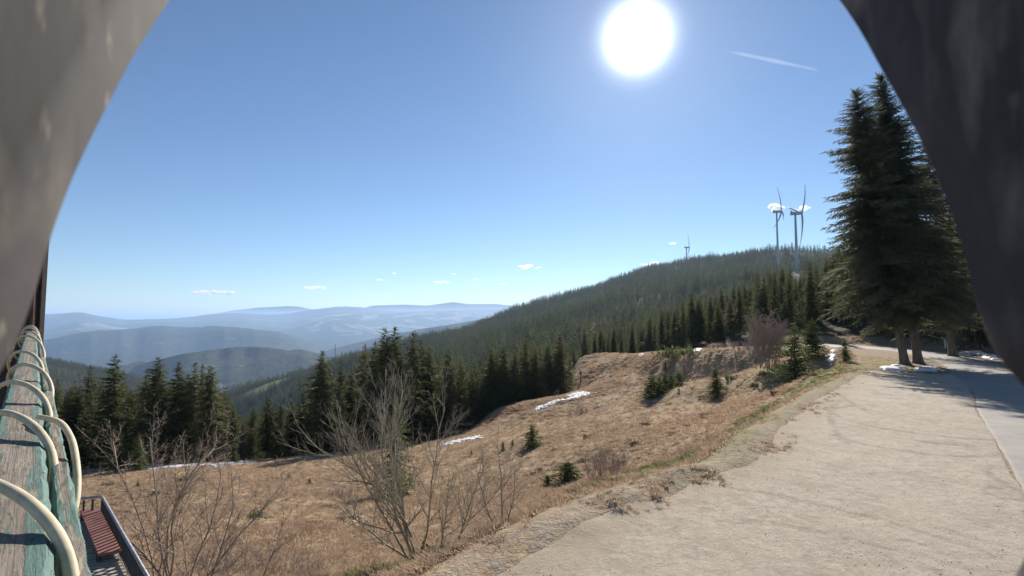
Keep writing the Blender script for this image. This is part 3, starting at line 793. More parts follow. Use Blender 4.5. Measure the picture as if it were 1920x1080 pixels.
def trunk_mesh(H, r0, seed, k=7, top=0.96, branches=0, R=1.0, z0=0.1):
    r = np.random.default_rng(seed); m = MB()
    zz = np.array([-0.4, 0.0, 0.02, 0.06, 0.2, 0.4, 0.6, 0.8, top]) * H; zz[0] = -0.5
    rr = r0 * np.array([1.5, 1.35, 1.1, 0.95, 0.8, 0.62, 0.44, 0.24, 0.05])
    P = np.stack([np.cumsum(r.normal(0, 0.0015 * H, 9)) * 0.6, np.cumsum(r.normal(0, 0.0015 * H, 9)) * 0.6, zz], 1); P[:3, :2] = 0
    m.tube(P, rr, k, a=0.5)
    for b in range(branches):
        z = H * r.uniform(z0 * 0.5, 0.85); az = r.uniform(0, 6.283); L = R * (1 - z / H) * r.uniform(0.5, 0.9)
        s = np.linspace(0, 1, 4)
        m.tube(np.stack([np.cos(az) * L * s, np.sin(az) * L * s, z + L * (0.05 * s - 0.32 * s * s)], 1), np.linspace(0.035 * r0 / 0.2, 0.008, 4), 3, False)
    return m.mesh('trunk', (M['bark'],), True)

def crown_mesh(mat, *a, **k):
    V, Q, T = spruce_crown(*a, **k)
    return mesh_np('crown', V, Q, None, (M[mat],), False, {'tint': T})

VAR_TALL = []; VAR_FULL = []; VAR_YOUNG = []; VAR_FAR = []
for i in range(5):
    Hh = 18.0; Rr_ = [3.0, 2.6, 3.4, 2.9, 3.3][i]; z0 = [0.16, 0.10, 0.2, 0.07, 0.13][i]
    VAR_TALL.append((crown_mesh('spruce', Hh, Rr_, 200 + i, 48, 6, 7, z0=z0, blob=0.15, irregular=0.28, kw=0.16), trunk_mesh(Hh, 0.19, 210 + i, 7, branches=34, R=Rr_, z0=z0), Hh))
for i in range(3):
    VAR_FULL.append((crown_mesh('spruce_young', 8.0, [1.75, 2.1, 1.9][i], 230 + i, 32, 6, 7, z0=0.03, blob=0.1, prof=0.85, kw=0.18), trunk_mesh(8.0, 0.10, 240 + i, 6), 8.0))
for i in range(3):
    VAR_YOUNG.append((crown_mesh('spruce_young', 2.0, [0.75, 0.85, 0.65][i], 250 + i, 16, 7, 7, z0=0.02, blob=0.1, prof=0.7, kw=0.2), trunk_mesh(2.0, 0.035, 260 + i, 5, top=0.8), 2.0))
for i in range(4):
    VAR_FAR.append(crown_mesh('forest', 16.0, [2.5, 2.2, 2.8, 2.4][i], 270 + i, 12, 6, 2, z0=0.06, kw=0.55, hang=1, blob=0.1))
VAR_MID = []
for i in range(4):
    VAR_MID.append(crown_mesh('spruce', 18.0, [2.8, 2.5, 3.2, 2.6][i], 280 + i, 30, 6, 4, z0=0.10, kw=0.26, hang=1, blob=0.15))

def plant_tree(var, x, y, h, label, group, name='spruce_tree', cat='tree', rz=None, fat=1.0, lean=(0, 0), z=None):
    cr, tr, H0 = var
    s = h / H0
    z = float(hbase(np.array(x), np.array(y))) if z is None else z
    e = empty(name, (x, y, z), (lean[0], lean[1], random.uniform(0, 6.28) if rz is None else rz))
    e.scale = (s * fat, s * fat, s)
    link('trunk', tr, e); link('crown', cr, e)
    return tag(e, label, cat, group)

PROF = np.array([(-50, 735), (60, 730), (90, 722), (130, 712), (200, 705), (260, 715), (300, 702), (400, 705), (425, 745), (450, 775), (500, 765), (560, 755), (590, 720), (620, 700), (660, 690),
                 (700, 650), (760, 640), (820, 655), (870, 678), (900, 668), (940, 655), (980, 645), (1060, 640), (1085, 655), (1120, 612), (1200, 596), (1250, 575), (1290, 560), (1350, 548), (1400, 528), (1450, 508),
                 (1530, 488), (1560, 480), (1600, 440), (1700, 420), (1850, 440), (2100, 400)], float)

HERO = []  # px, tip py, base px offset handled by depth, depth, label
def hero(px, tip, Y, label, group, var, fat=1.0, name='spruce_tree', lean=(0, 0), bpx=None):
    p = W(px if bpx is None else bpx, tip, Y)
    x, y = float(p[0]), float(Y)
    z = float(hbase(np.array(x), np.array(y)))
    h = p[2] - z
    HERO.append((x, y))
    return plant_tree(var, x, y, h, label, group, name=name, fat=fat, lean=lean, z=z)

G1 = 'tall spruces standing along the lower edge of the pasture'
T_, Fv, Yv = VAR_TALL, VAR_FULL, VAR_YOUNG
left_group = [
 (108, 712, 84, 3, 1.0, 'spruce nearest the shingled wall corner, at the lower pasture edge'),
 (138, 722, 90, 0, 1.0, 'middling spruce between the wall corner and the first slim spire'),
 (170, 684, 86, 1, .95, 'slim spruce spire, second tall one from the wall corner'),
 (190, 735, 92, 2, 1.0, 'lower spruce tucked between two tall spires by the wall end'),
 (216, 664, 82, 0, 1.05, 'tallest spruce left of the valley gap, a narrow dark spire'),
 (246, 728, 90, 2, 1.0, 'shorter spruce just right of the tallest narrow spire'),
 (276, 690, 88, 1, .9, 'thin spruce left of the close pair above the bare shrub'),
 (297, 668, 84, 2, 1.1, 'tall broad spruce of the pair above the left bare shrub'),
 (336, 677, 83, 4, .95, 'thin topped spruce with gappy crown and visible pale trunk'),
 (353, 700, 88, 0, .95, 'spruce half hidden in the middle of the dense left clump'),
 (366, 679, 84, 1, .95, 'spruce with pointed tip, left of three close tips'),
 (380, 682, 86, 3, .9, 'middle of three close spruce tips in the left clump'),
 (395, 683, 82, 2, 1.0, 'rightmost tall spruce of the dense left clump'),
 (415, 735, 84, 3, 1.0, 'sloping shoulder spruce at the right end of the left clump'),
 (438, 765, 86, 0, 1.0, 'low spruce below the green clearing on the far spur'),
 (456, 788, 84, 3, 1.0, 'lowest spruce in the valley gap'),
 (476, 758, 90, 1, 1.0, 'spruce standing right of the valley gap'),
 (503, 740, 88, 0, 1.05, 'pointed spruce, first of the small row in front of the blue spur'),
 (527, 748, 90, 1, 1.0, 'slim spruce, second of the small row before the blue spur'),
 (548, 750, 87, 2, 1.0, 'broad spruce, third of the small row before the blue spur'),
 (570, 732, 88, 4, 1.0, 'dark spruce right before the tall solitary tip'),
 (605, 657, 86, 2, 1.1, 'tall dark spruce standing alone left of the bare tree top'),
 (640, 672, 100, 1, .9, 'hazy spruce between the solitary tall one and the centre clump'),
 (660, 690, 96, 0, 1.0, 'spruce in front of the spur beside the bare tree top'),
 (684, 644, 94, 3, .95, 'left outer spruce of the high centre clump'),
 (703, 640, 90, 4, 1.0, 'spruce below the twin tips of the centre clump'),
 (722, 613, 88, 2, 1.05, 'left of the two highest twin tips in the centre clump'),
 (741, 612, 89, 0, 1.05, 'right of the two highest twin tips in the centre clump'),
 (776, 620, 92, 1, 1.05, 'pointed spruce right of the highest twin tips'),
 (790, 636, 96, 3, 1.0, 'spruce touching the right side of the pointed one'),
 (806, 645, 98, 2, .9, 'narrow spruce with light green flank behind the bare tree'),
 (841, 650, 93, 0, 1.05, 'dark pointed spruce right of the bare tree'),
 (864, 668, 96, 1, 1.05, 'spruce leaning on the dark pointed one right of the bare tree'),
 (885, 690, 99, 4, 1.0, 'spruce with drooping skirts above the lower snow strip'),
 (922, 652, 104, 2, 1.0, 'spruce behind the meadow bay at the start of the dense band'),
 (945, 645, 106, 0, 1.0, 'spruce in the dense band, second after the meadow bay'),
 (966, 655, 108, 1, 1.0, 'spruce in the dense band above the long snow strip'),
 (986, 632, 110, 3, 1.05, 'tall spruce in the dense band above the long snow strip'),
 (1004, 648, 111, 2, 1.0, 'spruce between two taller ones in the dense band'),
 (1028, 645, 114, 4, 1.05, 'spruce next to the last tall one of the dense band'),
 (1050, 622, 118, 0, 1.15, 'tall spruce ending the dense band above the white snow wedge'),
 (1068, 665, 126, 3, .95, 'outermost spruce beside the white snow wedge'),
]
for px, tip, Y, v, fat, lb in left_group:
    hero(px, tip, Y, lb, G1, T_[v], fat * 1.22)

# big twin spruces by the lane
def big_tree(bpx, tip_px, tip_py, Y, R, seed, z0, label, r0, nwh=80, nb=9, nst=18):
    b = W(bpx, 684, Y); zb = float(lot_z(Y)); tp = W(tip_px, tip_py, Y)
    H = float(tp[2] - zb) 
    lean = math.atan2(float(tp[0] - b[0]), H)
    H = H / math.cos(lean)
    e = empty('big_spruce', (float(b[0]), Y, zb - 0.05), (0, lean, 0))
    V, Q, T = spruce_crown(H, R, seed, nwh, nb, nst, z0=z0, kw=0.062, hang=3, prof=0.68, irregular=0.16, blob=0.10, tipk=0.34, gaps=True)
    link('crown', mesh_np('crown', V, Q, None, (M['spruce_big'],), False, {'tint': T}), e)
    m = MB(); r = np.random.default_rng(seed)
    zz = np.array([-0.3, 0.0, 0.3, 0.9, 2, 5, 10, 16, H * 0.97]); rr = r0 * np.array([1.9, 1.6, 1.2, 1.02, 0.97, 0.9, 0.65, 0.35, 0.03])
    m.tube(np.stack([zz * 0, zz * 0, zz], 1), rr, 14)
    link('trunk', m.mesh('trunk', (M['bark'],), True), e)
    m = MB()
    for k in range(120):
        z = r.uniform(2.2, H * 0.9); az = r.uniform(0, 6.283); L = R * (1 - z / H) ** 0.62 * r.uniform(0.4, 0.9); s = np.linspace(0, 1, 5)
        m.tube(np.stack([np.cos(az) * L * s, np.sin(az) * L * s, z + L * (0.0 * s - 0.42 * s * s + .15 * s ** 4)], 1), np.linspace(0.05, 0.01, 5), 3, False)
    link('limbs', m.mesh('limbs', (M['bark'],), True), e)
    return tag(e, label, 'tree', 'huge old spruces beside the lane')
big_tree(1697, 1603, 163, 43.0, 4.6, 301, 0.17, 'huge old spruce, the left and slightly lower of the twin pair beside the lane', 0.30)
big_tree(1722, 1650, 133, 43.8, 4.3, 302, 0.18, 'huge old spruce, the higher right one of the twin pair on the snow patched verge', 0.32)
big_tree(1788, 1735, 250, 51.0, 4.0, 303, 0.16, 'large spruce behind the twin pair, its top cut by the camera hood', 0.33, 66, 8, 10)
b_ = big_tree(1835, 1800, 330, 58.0, 5.0, 304, 0.07, 'sunlit spruce at the far lane side next to the rubble heap', 0.3, 54, 7, 9)
HERO += [(33, 43), (34.5, 43.8), (43, 51), (53, 58)]

# single small and middling conifers on the pasture
G2 = 'young spruces scattered over the pasture'
for px, base, tip, Y, var, fat, lb in [
 (1492, 728, 604, 50, Fv[0], 1.9, 'bright green young spruce on the bank left of the gravel lot'),
 (1525, 692, 596, 57, Fv[1], 1.8, 'dark young spruce right behind the bright green one'),
 (1586, 698, 632, 46, Fv[2], 1.45, 'small spruce at the lot corner left of the huge twin pair'),
 (1343, 752, 686, 60, Fv[2], 2.0, 'solitary hazy young spruce standing in the open pasture'),
 (998, 842, 793, 52, Yv[0], 1.9, 'small bushy spruce alone in the lower pasture'),
 (1065, 908, 864, 36, Yv[1], 2.6, 'low round spruce bush left of the leafless brown shrub'),
 (1027, 912, 888, 36, Yv[2], 1.86, 'tiny spruce left of the low round spruce bush'),
 (943, 838, 826, 54, Yv[1], 1.0, 'tiny spruce left of the small bushy pasture spruce, nearer the snow'),
 (961, 833, 822, 55, Yv[2], 1.0, 'tiny spruce touching the small bushy pasture spruce'),
 (884, 853, 843, 56, Yv[0], 1.0, 'tiniest spruce below the curved snow strip'),
 (580, 914, 895, 44, Yv[1], 1.2, 'tiny green spruce in the meadow left of the bare tree'),
 (258, 920, 900, 40, Yv[0], 1.2, 'tiny olive spruce between the terrace and the left bare shrub'),
 (516, 878, 828, 78, Fv[1], 1.0, 'small spruce in front of the forest edge below the small row'),
 (1248, 700, 675, 91, Fv[0], 1.0, 'small pointed spruce above the dark pasture thicket'),
 (1273, 737, 726, 66, Yv[2], 1.1, 'tiny spruce right of the dark pasture thicket'),
 (1285, 668, 655, 106, Yv[0], 1.3, 'tiny spruce under the lane bank by the dark tall spruces'),
 (222, 878, 802, 70, Fv[0], 1.1, 'light green young spruce before the left clump, left one of two'),
 (258, 878, 810, 69, Fv[2], 1.2, 'light green young spruce before the left clump, right one of two'),
 (438, 868, 822, 74, Fv[1], 1.1, 'dark young spruce behind the snow line and the left bare shrub'),
 (742, 925, 745, 36, Fv[0], 1.05, 'olive green pine standing right behind the bare tree'),
]:
    p = W(px, base, Y); z = float(hbase(np.array(p[0]), np.array(Y))); tp = W(px, tip, Y)
    plant_tree(var, float(p[0]), Y, max(float(tp[2]) - z, 0.4), lb, G2, name='young_spruce', fat=fat, z=z - 0.03)
    HERO.append((float(p[0]), Y))

# a row of small spruces behind the far pasture crest, and edge trees to the right
G3 = 'spruces along the upper pasture edge and lane'
for px, tip, Y, v, lb in [
 (1296, 545, 118, 0, 'tall dark spruce ending the forest where the lane bank begins'),
 (1280, 560, 122, 3, 'dark spruce left of the tall one where the lane bank begins'),
 (1312, 552, 126, 1, 'spruce just right of the tall one above the lane'),
 (1332, 556, 124, 2, 'spruce above the lane, second after the tall dark one'),
 (1352, 540, 128, 4, 'spruce above the lane with a high pointed tip'),
 (1375, 535, 122, 0, 'spruce above the lane left of the round leafless alder'),
 (1396, 528, 118, 1, 'spruce rising behind the left flank of the leafless alder'),
 (1420, 512, 116, 2, 'spruce rising behind the middle of the leafless alder'),
 (1443, 506, 112, 3, 'spruce rising behind the right flank of the leafless alder'),
 (1466, 500, 110, 0, 'tall spruce below the nearest turbine tower'),
 (1500, 520, 104, 2, 'spruce behind the bright green young spruce'),
 (1530, 505, 100, 4, 'spruce between the turbine tower and the huge twin pair'),
 (1548, 480, 96, 1, 'tall spruce directly left of the huge twin pair'),
 (1187, 607, 156, 3, 'small spruce casting a long shadow on the upper pasture'),
 (1150, 618, 158, 0, 'small spruce behind the crest of the pasture'),
 (1132, 630, 156, 1, 'short spruce behind the crest next to the snowy track'),
 (1216, 612, 150, 2, 'small spruce behind the crest right of the shadow caster'),
 (1240, 620, 146, 4, 'short spruce behind the crest near the lane end'),
 (1262, 612, 138, 3, 'short spruce before the dark tall spruces at the lane'),
 (1115, 628, 158, 2, 'spruce left of the snowy track at the pasture crest'),
 (1096, 615, 160, 4, 'spruce right behind the outermost tree of the dense band')]:
    hero(px, tip, Y, lb, G3, T_[v], 1.1)

# ---- random filler trees: near ones as things, all others as one mass
def cand(spacing, y0, y1, ux=1.15, seed=1):
    r = np.random.default_rng(seed)
    xs = np.arange(-ux * y1, ux * y1, spacing); ys = np.arange(y0, y1, spacing)
    X, Y = np.meshgrid(xs, ys)
    X = X + r.uniform(-0.48, 0.48, X.shape) * spacing; Y = Y + r.uniform(-0.48, 0.48, Y.shape) * spacing
    m = np.abs(X) < ux * (Y + 5)
    return X[m], Y[m]
hp = np.array(HERO)
CX, CY = cand(4.6, 40, 330, seed=5)
s_ = sdf_poly(CX, CY, MEADOW)
m = (s_ < -1.0) & ~((CY < 60) & (CX < 60)) & (vnoise(CX / 22, CY / 22, 91) > -0.42)
CX, CY, s_ = CX[m], CY[m], s_[m]
dd = np.min(np.hypot(CX[:, None] - hp[:, 0], CY[:, None] - hp[:, 1]), axis=1)
m = dd > 2.2
CX, CY, s_ = CX[m], CY[m], s_[m]
CZ = hbase(CX, CY)
r = np.random.default_rng(9)
CH = r.uniform(11, 21, len(CX))
px, py = proj(CX, CY, CZ)
lim = np.interp(px, PROF[:, 0], PROF[:, 1]) + r.uniform(0, 1, len(CX)) ** 1.6 * 42
vv = (540 - lim) / F
zmax = (sp + vv * cp) / (cp - vv * sp) * CY
CH = np.minimum(CH, zmax - CZ)
CH = np.where((CH > 3.0), CH, 0)
m = CH > 0
CX, CY, CZ, CH, s_, px = CX[m], CY[m], CZ[m], CH[m], s_[m], px[m]
vis = (px > 60) & (px < 1900)
size = CH / CY * vis * (s_ > -22) * (1.0 + 0.6 * (s_ > -9))
order = np.argsort(-size)
NIND = 210
ind = order[:NIND]
rest = np.setdiff1d(np.arange(len(CX)), ind)
LAND = [(95, 'the shingled wall corner'), (150, 'the slim spire nearest the wall corner'), (215, 'the tallest narrow spire by the wall'), (262, 'the light green young pair'),
        (300, 'the tall broad spruce pair'), (345, 'the gappy thin topped spruce'), (385, 'the three close tips'), (425, 'the sloping shoulder of the left clump'),
        (455, 'the valley gap'), (500, 'the first of the small row'), (545, 'the end of the small row'), (605, 'the solitary tall spruce'), (650, 'the bare tree top'),
        (690, 'the left flank of the centre clump'), (730, 'the two highest twin tips'), (785, 'the pointed spruce by the twin tips'), (840, 'the dark pointed spruce'),
        (885, 'the spruce with drooping skirts'), (925, 'the meadow bay'), (965, 'the long snow strip'), (1005, 'the middle of the dense band'), (1050, 'the last tall tree of the band'),
        (1100, 'the snowy track'), (1140, 'the pasture crest'), (1190, 'the shadow casting small spruce'), (1240, 'the lane end'), (1290, 'the dark spruce at the lane bank'), (1350, 'the lane above the bank'),
        (1400, 'the left flank of the alder'), (1450, 'the alder'), (1490, 'the bright green young spruce'), (1540, 'the left edge of the twin pair'), (1600, 'the lot corner spruce'), (1680, 'the twin trunks'),
        (1770, 'the white marker post'), (1840, 'the rubble heap')]
LP = np.array([l[0] for l in LAND])
for i in ind:
    k = int(np.argmin(abs(LP - px[i]))); side = 'just left of' if px[i] < LP[k] - 9 else ('just right of' if px[i] > LP[k] + 9 else 'straight behind')
    rowd = -s_[i]
    row = 'front rank' if rowd < 5 else ('second rank' if rowd < 10 else ('third rank' if rowd < 15 else 'deep wood'))
    hw = 'short' if CH[i] < 8 else ('middling' if CH[i] < 13 else 'tall')
    f_ = float(r.uniform(0.95, 1.35)); fw = 'slim' if f_ < 1.08 else ('broad' if f_ > 1.22 else 'dark')
    if row == 'front rank' and side == 'straight behind': side = 'close to'
    plant_tree(T_[int(r.integers(5))], float(CX[i]), float(CY[i]), float(CH[i]), '%s %s %s spruce, %s %s' % (hw, fw, row, side, LAND[k][1]), 'spruces of the wood around ' + LAND[k][1], fat=f_, z=float(CZ[i]))

# ---- instancing mass
def instancer(name, pts, scl, rot, idx, meshes, label, fat=None, tilt=None):
    coll = bpy.data.collections.new(name + '_sources')
    for i, me in enumerate(meshes):
        o = bpy.data.objects.new('%s_source_%02d' % (name, i), me); coll.objects.link(o)
    me = bpy.data.meshes.new(name)
    n = len(pts)
    me.vertices.add(n); me.vertices.foreach_set('co', np.asarray(pts, np.float32).ravel())
    fat = np.ones(n) if fat is None else fat
    S = np.stack([scl * fat, scl * fat, scl], 1); Ro = np.stack([np.zeros(n), np.zeros(n), rot], 1)
    if tilt is not None: Ro[:, 0] = tilt[0]; Ro[:, 1] = tilt[1]
    a = me.attributes.new('scl', 'FLOAT_VECTOR', 'POINT'); a.data.foreach_set('vector', S.astype(np.float32).ravel())
    a = me.attributes.new('rot', 'FLOAT_VECTOR', 'POINT'); a.data.foreach_set('vector', Ro.astype(np.float32).ravel())
    a = me.attributes.new('idx', 'INT', 'POINT'); a.data.foreach_set('value', np.asarray(idx, np.int32))
    for mt in meshes[0].materials: me.materials.append(mt)
    o = link(name, me)
    ng = bpy.data.node_groups.new(name, 'GeometryNodeTree')
    ng.interface.new_socket('Geometry', in_out='INPUT', socket_type='NodeSocketGeometry')
    ng.interface.new_socket('Geometry', in_out='OUTPUT', socket_type='NodeSocketGeometry')
    N = ng.nodes; Lk = ng.links
    gi = N.new('NodeGroupInput'); go = N.new('NodeGroupOutput')
    mp = N.new('GeometryNodeMeshToPoints')
    ci = N.new('GeometryNodeCollectionInfo'); ci.inputs['Collection'].default_value = coll
    ci.inputs['Separate Children'].default_value = True; ci.inputs['Reset Children'].default_value = True
    ip = N.new('GeometryNodeInstanceOnPoints'); ip.inputs['Pick Instance'].default_value = True
    def na(nm, ty):
        q = N.new('GeometryNodeInputNamedAttribute'); q.data_type = ty; q.inputs['Name'].default_value = nm; return q.outputs['Attribute']
    e2r = N.new('FunctionNodeEulerToRotation')
    Lk.new(gi.outputs[0], mp.inputs['Mesh']); Lk.new(mp.outputs[0], ip.inputs['Points'])
    Lk.new(ci.outputs[0], ip.inputs['Instance'])
    Lk.new(na('scl', 'FLOAT_VECTOR'), ip.inputs['Scale'])
    Lk.new(na('rot', 'FLOAT_VECTOR'), e2r.inputs[0]); Lk.new(e2r.outputs[0], ip.inputs['Rotation'])
    Lk.new(na('idx', 'INT'), ip.inputs['Instance Index'])
    Lk.new(ip.outputs[0], go.inputs[0])
    md = o.modifiers.new('scatter', 'NODES'); md.node_group = ng
    return tag(o, label, kind='stuff')

fx, fy, fz, fh = CX[rest], CY[rest], CZ[rest], CH[rest]
n = len(fx)
instancer('forest', np.stack([fx, fy, fz], 1), fh / 18.0, r.uniform(0, 6.28, n), r.integers(0, 4, n), VAR_MID, 'dense spruce forest behind the pasture edge', fat=r.uniform(0.9, 1.25, n))

FX, FY = cand(7.4, 330, 1750, 1.12, seed=6)
FZ = hbase(FX, FY)
pas_t = np.zeros(len(FX), bool)
for (qx, qy), rx, ry in PASTURE:
    pas_t |= np.hypot((FX - qx) / (rx + 4), (FY - qy) / (ry + 6)) < 1
FH = np.random.default_rng(3).uniform(0, 1, len(FX)) ** 1.3 * 15 + 8.5; FH = FH * (1 + 0.5 * vnoise(FX / 60, FY / 60, 95))
# keep what can be seen over the ground in front of it
fpx, fpy = proj(FX, FY, FZ); tpx, tpy = proj(FX, FY, FZ + FH)
cols = np.linspace(-1.15, 1.15, 231); deps = np.exp(np.linspace(math.log(150), math.log(1800), 160))
GXc = cols[:, None] * deps[None]; GYc = np.broadcast_to(deps[None], GXc.shape)
gpx, gpy = proj(GXc, GYc, hbase(GXc, GYc))
hor = np.minimum.accumulate(gpy, axis=1)
ci_ = np.clip(((FX / FY) + 1.15) / 0.01, 0, 230).astype(int); di = np.clip(np.searchsorted(deps, FY * 0.98), 0, 159)
visf = (tpy < hor[ci_, di] + 4) & (tpx > -60) & (tpx < 1980) & ~pas_t
# thin the summit on the right so single trees stand against the sky
visf &= ~((np.abs(fpx - 1493) < 9) & (FY > 480) & (FY < 680)) & ~((np.abs(fpx - 1457) < 8) & (FY > 780) & (FY < 905)) & ~((np.abs(fpx - 1287) < 5) & (FY > 1430) & (FY < 1482))
thin = (fpx > 1440) & (FY > 700) & (np.random.default_rng(4).random(len(FX)) < 0.55)
visf &= ~thin
visf &= ~((np.abs(fpx - 1113 + (fpy - 640) * 0.12) < 4) & (fpy > 590) & (fpy < 675))
FX, FY, FZ, FH = FX[visf], FY[visf], FZ[visf], FH[visf]
n = len(FX); print('far trees', n, 'mid', len(rest))
rr = np.random.default_rng(12)
instancer('far_forest', np.stack([FX, FY, FZ], 1), FH / 16.0, rr.uniform(0, 6.28, n), rr.integers(0, 4, n), VAR_FAR, 'wooded mountainside of countless small spruces', fat=rr.uniform(1.0, 1.6, n))

# ------------------------------------------------------------------ wind turbines
def turbine(bx, hub_px, hub_py, Y, Hvis, blade, angs, yaw, label):
    hub = W(hub_px, hub_py, Y)
    gz = float(hbase(np.array(hub[0]), np.array(Y)))
    e = empty('wind_turbine', (float(hub[0]), Y, gz))
    H = float(hub[2]) - gz
    m = MB(); zz = np.linspace(-6, H - 1.6, 8); m.tube(np.stack([zz * 0, zz * 0, zz], 1), np.linspace(2.1, 1.25, 8), 16)
    m.obj('tower', M['turbine'], e, True)
    m = MB(); m.box((0, 0, 0), (6.0, 1.9, 1.9)); m.box((-4.6, 0, 2.7), (0.9, 0.9, 0.9)); m.box((-5.2, 0, 3.9), (0.15, 0.15, 0.9))
    nac = m.obj('nacelle', M['turbine'], e); nac.location = (0.3, 0, H); nac.rotation_euler = (0, 0, yaw)
    m = MB(); m.tube([(6.0, 0, 0), (7.2, 0, 0), (8.4, 0, 0), (9.2, 0, 0)], [1.7, 1.7, 1.2, 0.2], 12)
    hb_ = m.obj('hub', M['turbine'], nac, True)
    for a in angs:
        a = math.radians(a); s = np.linspace(0, 1, 12)
        ch = np.interp(s, [0, 0.04, 0.16, 0.5, 1], [1.3, 1.5, 2.3, 1.6, 0.5]); th = np.interp(s, [0, 0.1, 1], [2.2, 1.8, 0.5])
        V = []
        for q, c_, h_ in zip(s, ch, th):
            rad = 1.2 + q * blade; bend = -5.5 * q ** 2.2
            cx = 7.4 + bend
            dy, dz = -math.sin(a), math.cos(a); ty_, tz_ = math.cos(a), math.sin(a)
            for (u_, w_) in ((-0.35, 0), (0, 1), (0.65, 0), (0, -1)):
                tw = 0.9 * (1 - q)
                V.append((cx + w_ * h_ * 0.5 + u_ * c_ * math.sin(tw), dy * rad + ty_ * u_ * c_ * math.cos(tw) * 2, dz * rad + tz_ * u_ * c_ * math.cos(tw) * 2))
        Q = [[i * 4 + j, i * 4 + (j + 1) % 4, (i + 1) * 4 + (j + 1) % 4, (i + 1) * 4 + j] for i in range(11) for j in range(4)] + [[44, 45, 46, 47]]
        m = MB(); m.add(V, Q); m.obj('blade', M['turbine'], nac, True)
    tag(e, label, 'wind turbine', 'wind turbines on the wooded ridge')
turbine(0, 1491, 400, 660, 0, 44, (52, 172, 292), math.radians(-14), 'nearest wind turbine, its pale tower reaching down in front of the wooded slope')
turbine(0, 1456, 397, 900, 0, 43, (0, 120, 240), math.radians(-16), 'middle wind turbine just left of the nearest one, on the ridge top')
turbine(0, 1287, 464, 1480, 0, 43, (3, 122, 240), math.radians(-16), 'farthest and smallest wind turbine, standing alone on the ridge')

m = MB(); p = W(628, 672, 1100); gz = float(hbase(np.array(p[0]), np.array(1100.)))
tp = W(629, 645, 1100)
m.tube([(0, 0, -2), (0, 0, (tp[2] - gz) * 0.5), (0, 0, tp[2] - gz)], [0.7, 0.6, 0.4], 5)
for k in range(3): m.tube([(-1.5, 0, (tp[2] - gz) * (0.7 + 0.1 * k)), (1.5, 0, (tp[2] - gz) * (0.7 + 0.1 * k))], 0.25, 4)
tag(m.obj('antenna_mast', M['iron'], loc=(float(p[0]), 1100, gz)), 'thin antenna mast on the spur behind the solitary tall spruce', 'mast')

# ------------------------------------------------------------------ leafless shrubs
def grow(seed, stems, length, r0, levels=3, spread=0.5, kids=(5, 6, 4), curl=0.25, up=0.6, droop=0.0, ratio=0.55, knob=False, rmin=0.0028):
    rnd = np.random.default_rng(seed)
    big = MB(); fine = MB()
    def branch(p, d, L, r, lev):
        n = 7 if lev < 2 else 5
        P = [p]; dd = d / np.linalg.norm(d)
        for i in range(n - 1):
            dd = dd + rnd.normal(0, curl, 3) * (L / length) ** 0.3 / 2 + np.array([0, 0, up - droop * i / n]) * 0.12
            dd /= np.linalg.norm(dd)
            P.append(P[-1] + dd * L / (n - 1))
        P = np.array(P); R = r * np.linspace(1, 0.35 if lev < levels else 0.25, n)
        (big if lev == 0 else fine).tube(P, R, 7 if lev == 0 else (4 if lev < 3 else 3), cap=lev < 2, a=float(rnd.random()))
        if lev >= levels: return
        k = kids[min(lev, len(kids) - 1)]
        for j in range(k):
            s = rnd.uniform(0.22 if lev == 0 else 0.12, 1.0); q = s * (n - 1); i0 = min(int(q), n - 2); f = q - i0
            pt = P[i0] * (1 - f) + P[i0 + 1] * f
            T = P[i0 + 1] - P[i0]; T /= np.linalg.norm(T)
            o = rnd.normal(size=3); o -= T * o.dot(T); o /= np.linalg.norm(o)
            a = rnd.uniform(0.35, 0.95) if not knob or lev < 2 else rnd.uniform(0.7, 1.3)
            nd = T * math.cos(a) + o * math.sin(a)
            branch(pt, nd, L * ratio * rnd.uniform(0.55, 1.15) * (1 - 0.35 * s), max(r * 0.5 * (1 - 0.5 * s), rmin), lev + 1)
    for st in stems:
        branch(np.array(st[0], float), np.array(st[1], float), st[2] * length, st[3] * r0, 0)
    return big, fine

def bare(name, pxb, pyb, Y, seed, stems, length, r0, mat, label, cat, group=None, z=None, **k):
    p = W(pxb, pyb, Y); zz = float(hbase(np.array(p[0]), np.array(Y))) - 0.1 if z is None else z
    e = empty(name, (float(p[0]), Y, zz))
    b_, f_ = grow(seed, stems, length, r0, **k)
    b_.obj('stems', M[mat], e, True); f_.obj('twigs', M[mat], e, True)
    return tag(e, label, cat, group)

st = [((0, 0, 0), (-0.10, 0.0, 1), 0.62, 1.3), ((0.05, 0.05, 0), (-0.28, 0.1, 1), 0.95, 1.0), ((0.05, 0.0, 0), (-0.5, 0, 1), 0.9, 0.8),
      ((-0.05, 0, 0.3), (-0.95, 0.1, 0.55), 0.55, 0.7), ((0.0, 0, 0.5), (-0.1, 0.3, 1), 1.0, 0.75), ((0.1, 0, 0.4), (0.22, 0, 1), 0.85, 0.6),
      ((0.55, 0.2, 0.1), (0.15, 0, 1), 0.5, 0.6), ((0.85, 0.1, 0.0), (0.3, 0, 1), 0.7, 0.55), ((0.85, 0.1, 0.6), (0.75, 0, 0.8), 0.6, 0.4), ((-0.1, 0, 0.9), (-0.55, 0.2, 0.8), 0.85, 0.6), ((-.2, 0, 1.2), (-0.3, -0.2, 1), 0.8, 0.6)]
bare('bare_tree', 778, 1070, 12.8, 401, st, 4.3, 0.043, 'twig', 'leafless many stemmed tree in the middle of the lower slope', 'tree', kids=(14, 9, 5), levels=3, spread=.5, rmin=0.0021, curl=0.26, up=0.7, ratio=0.5)
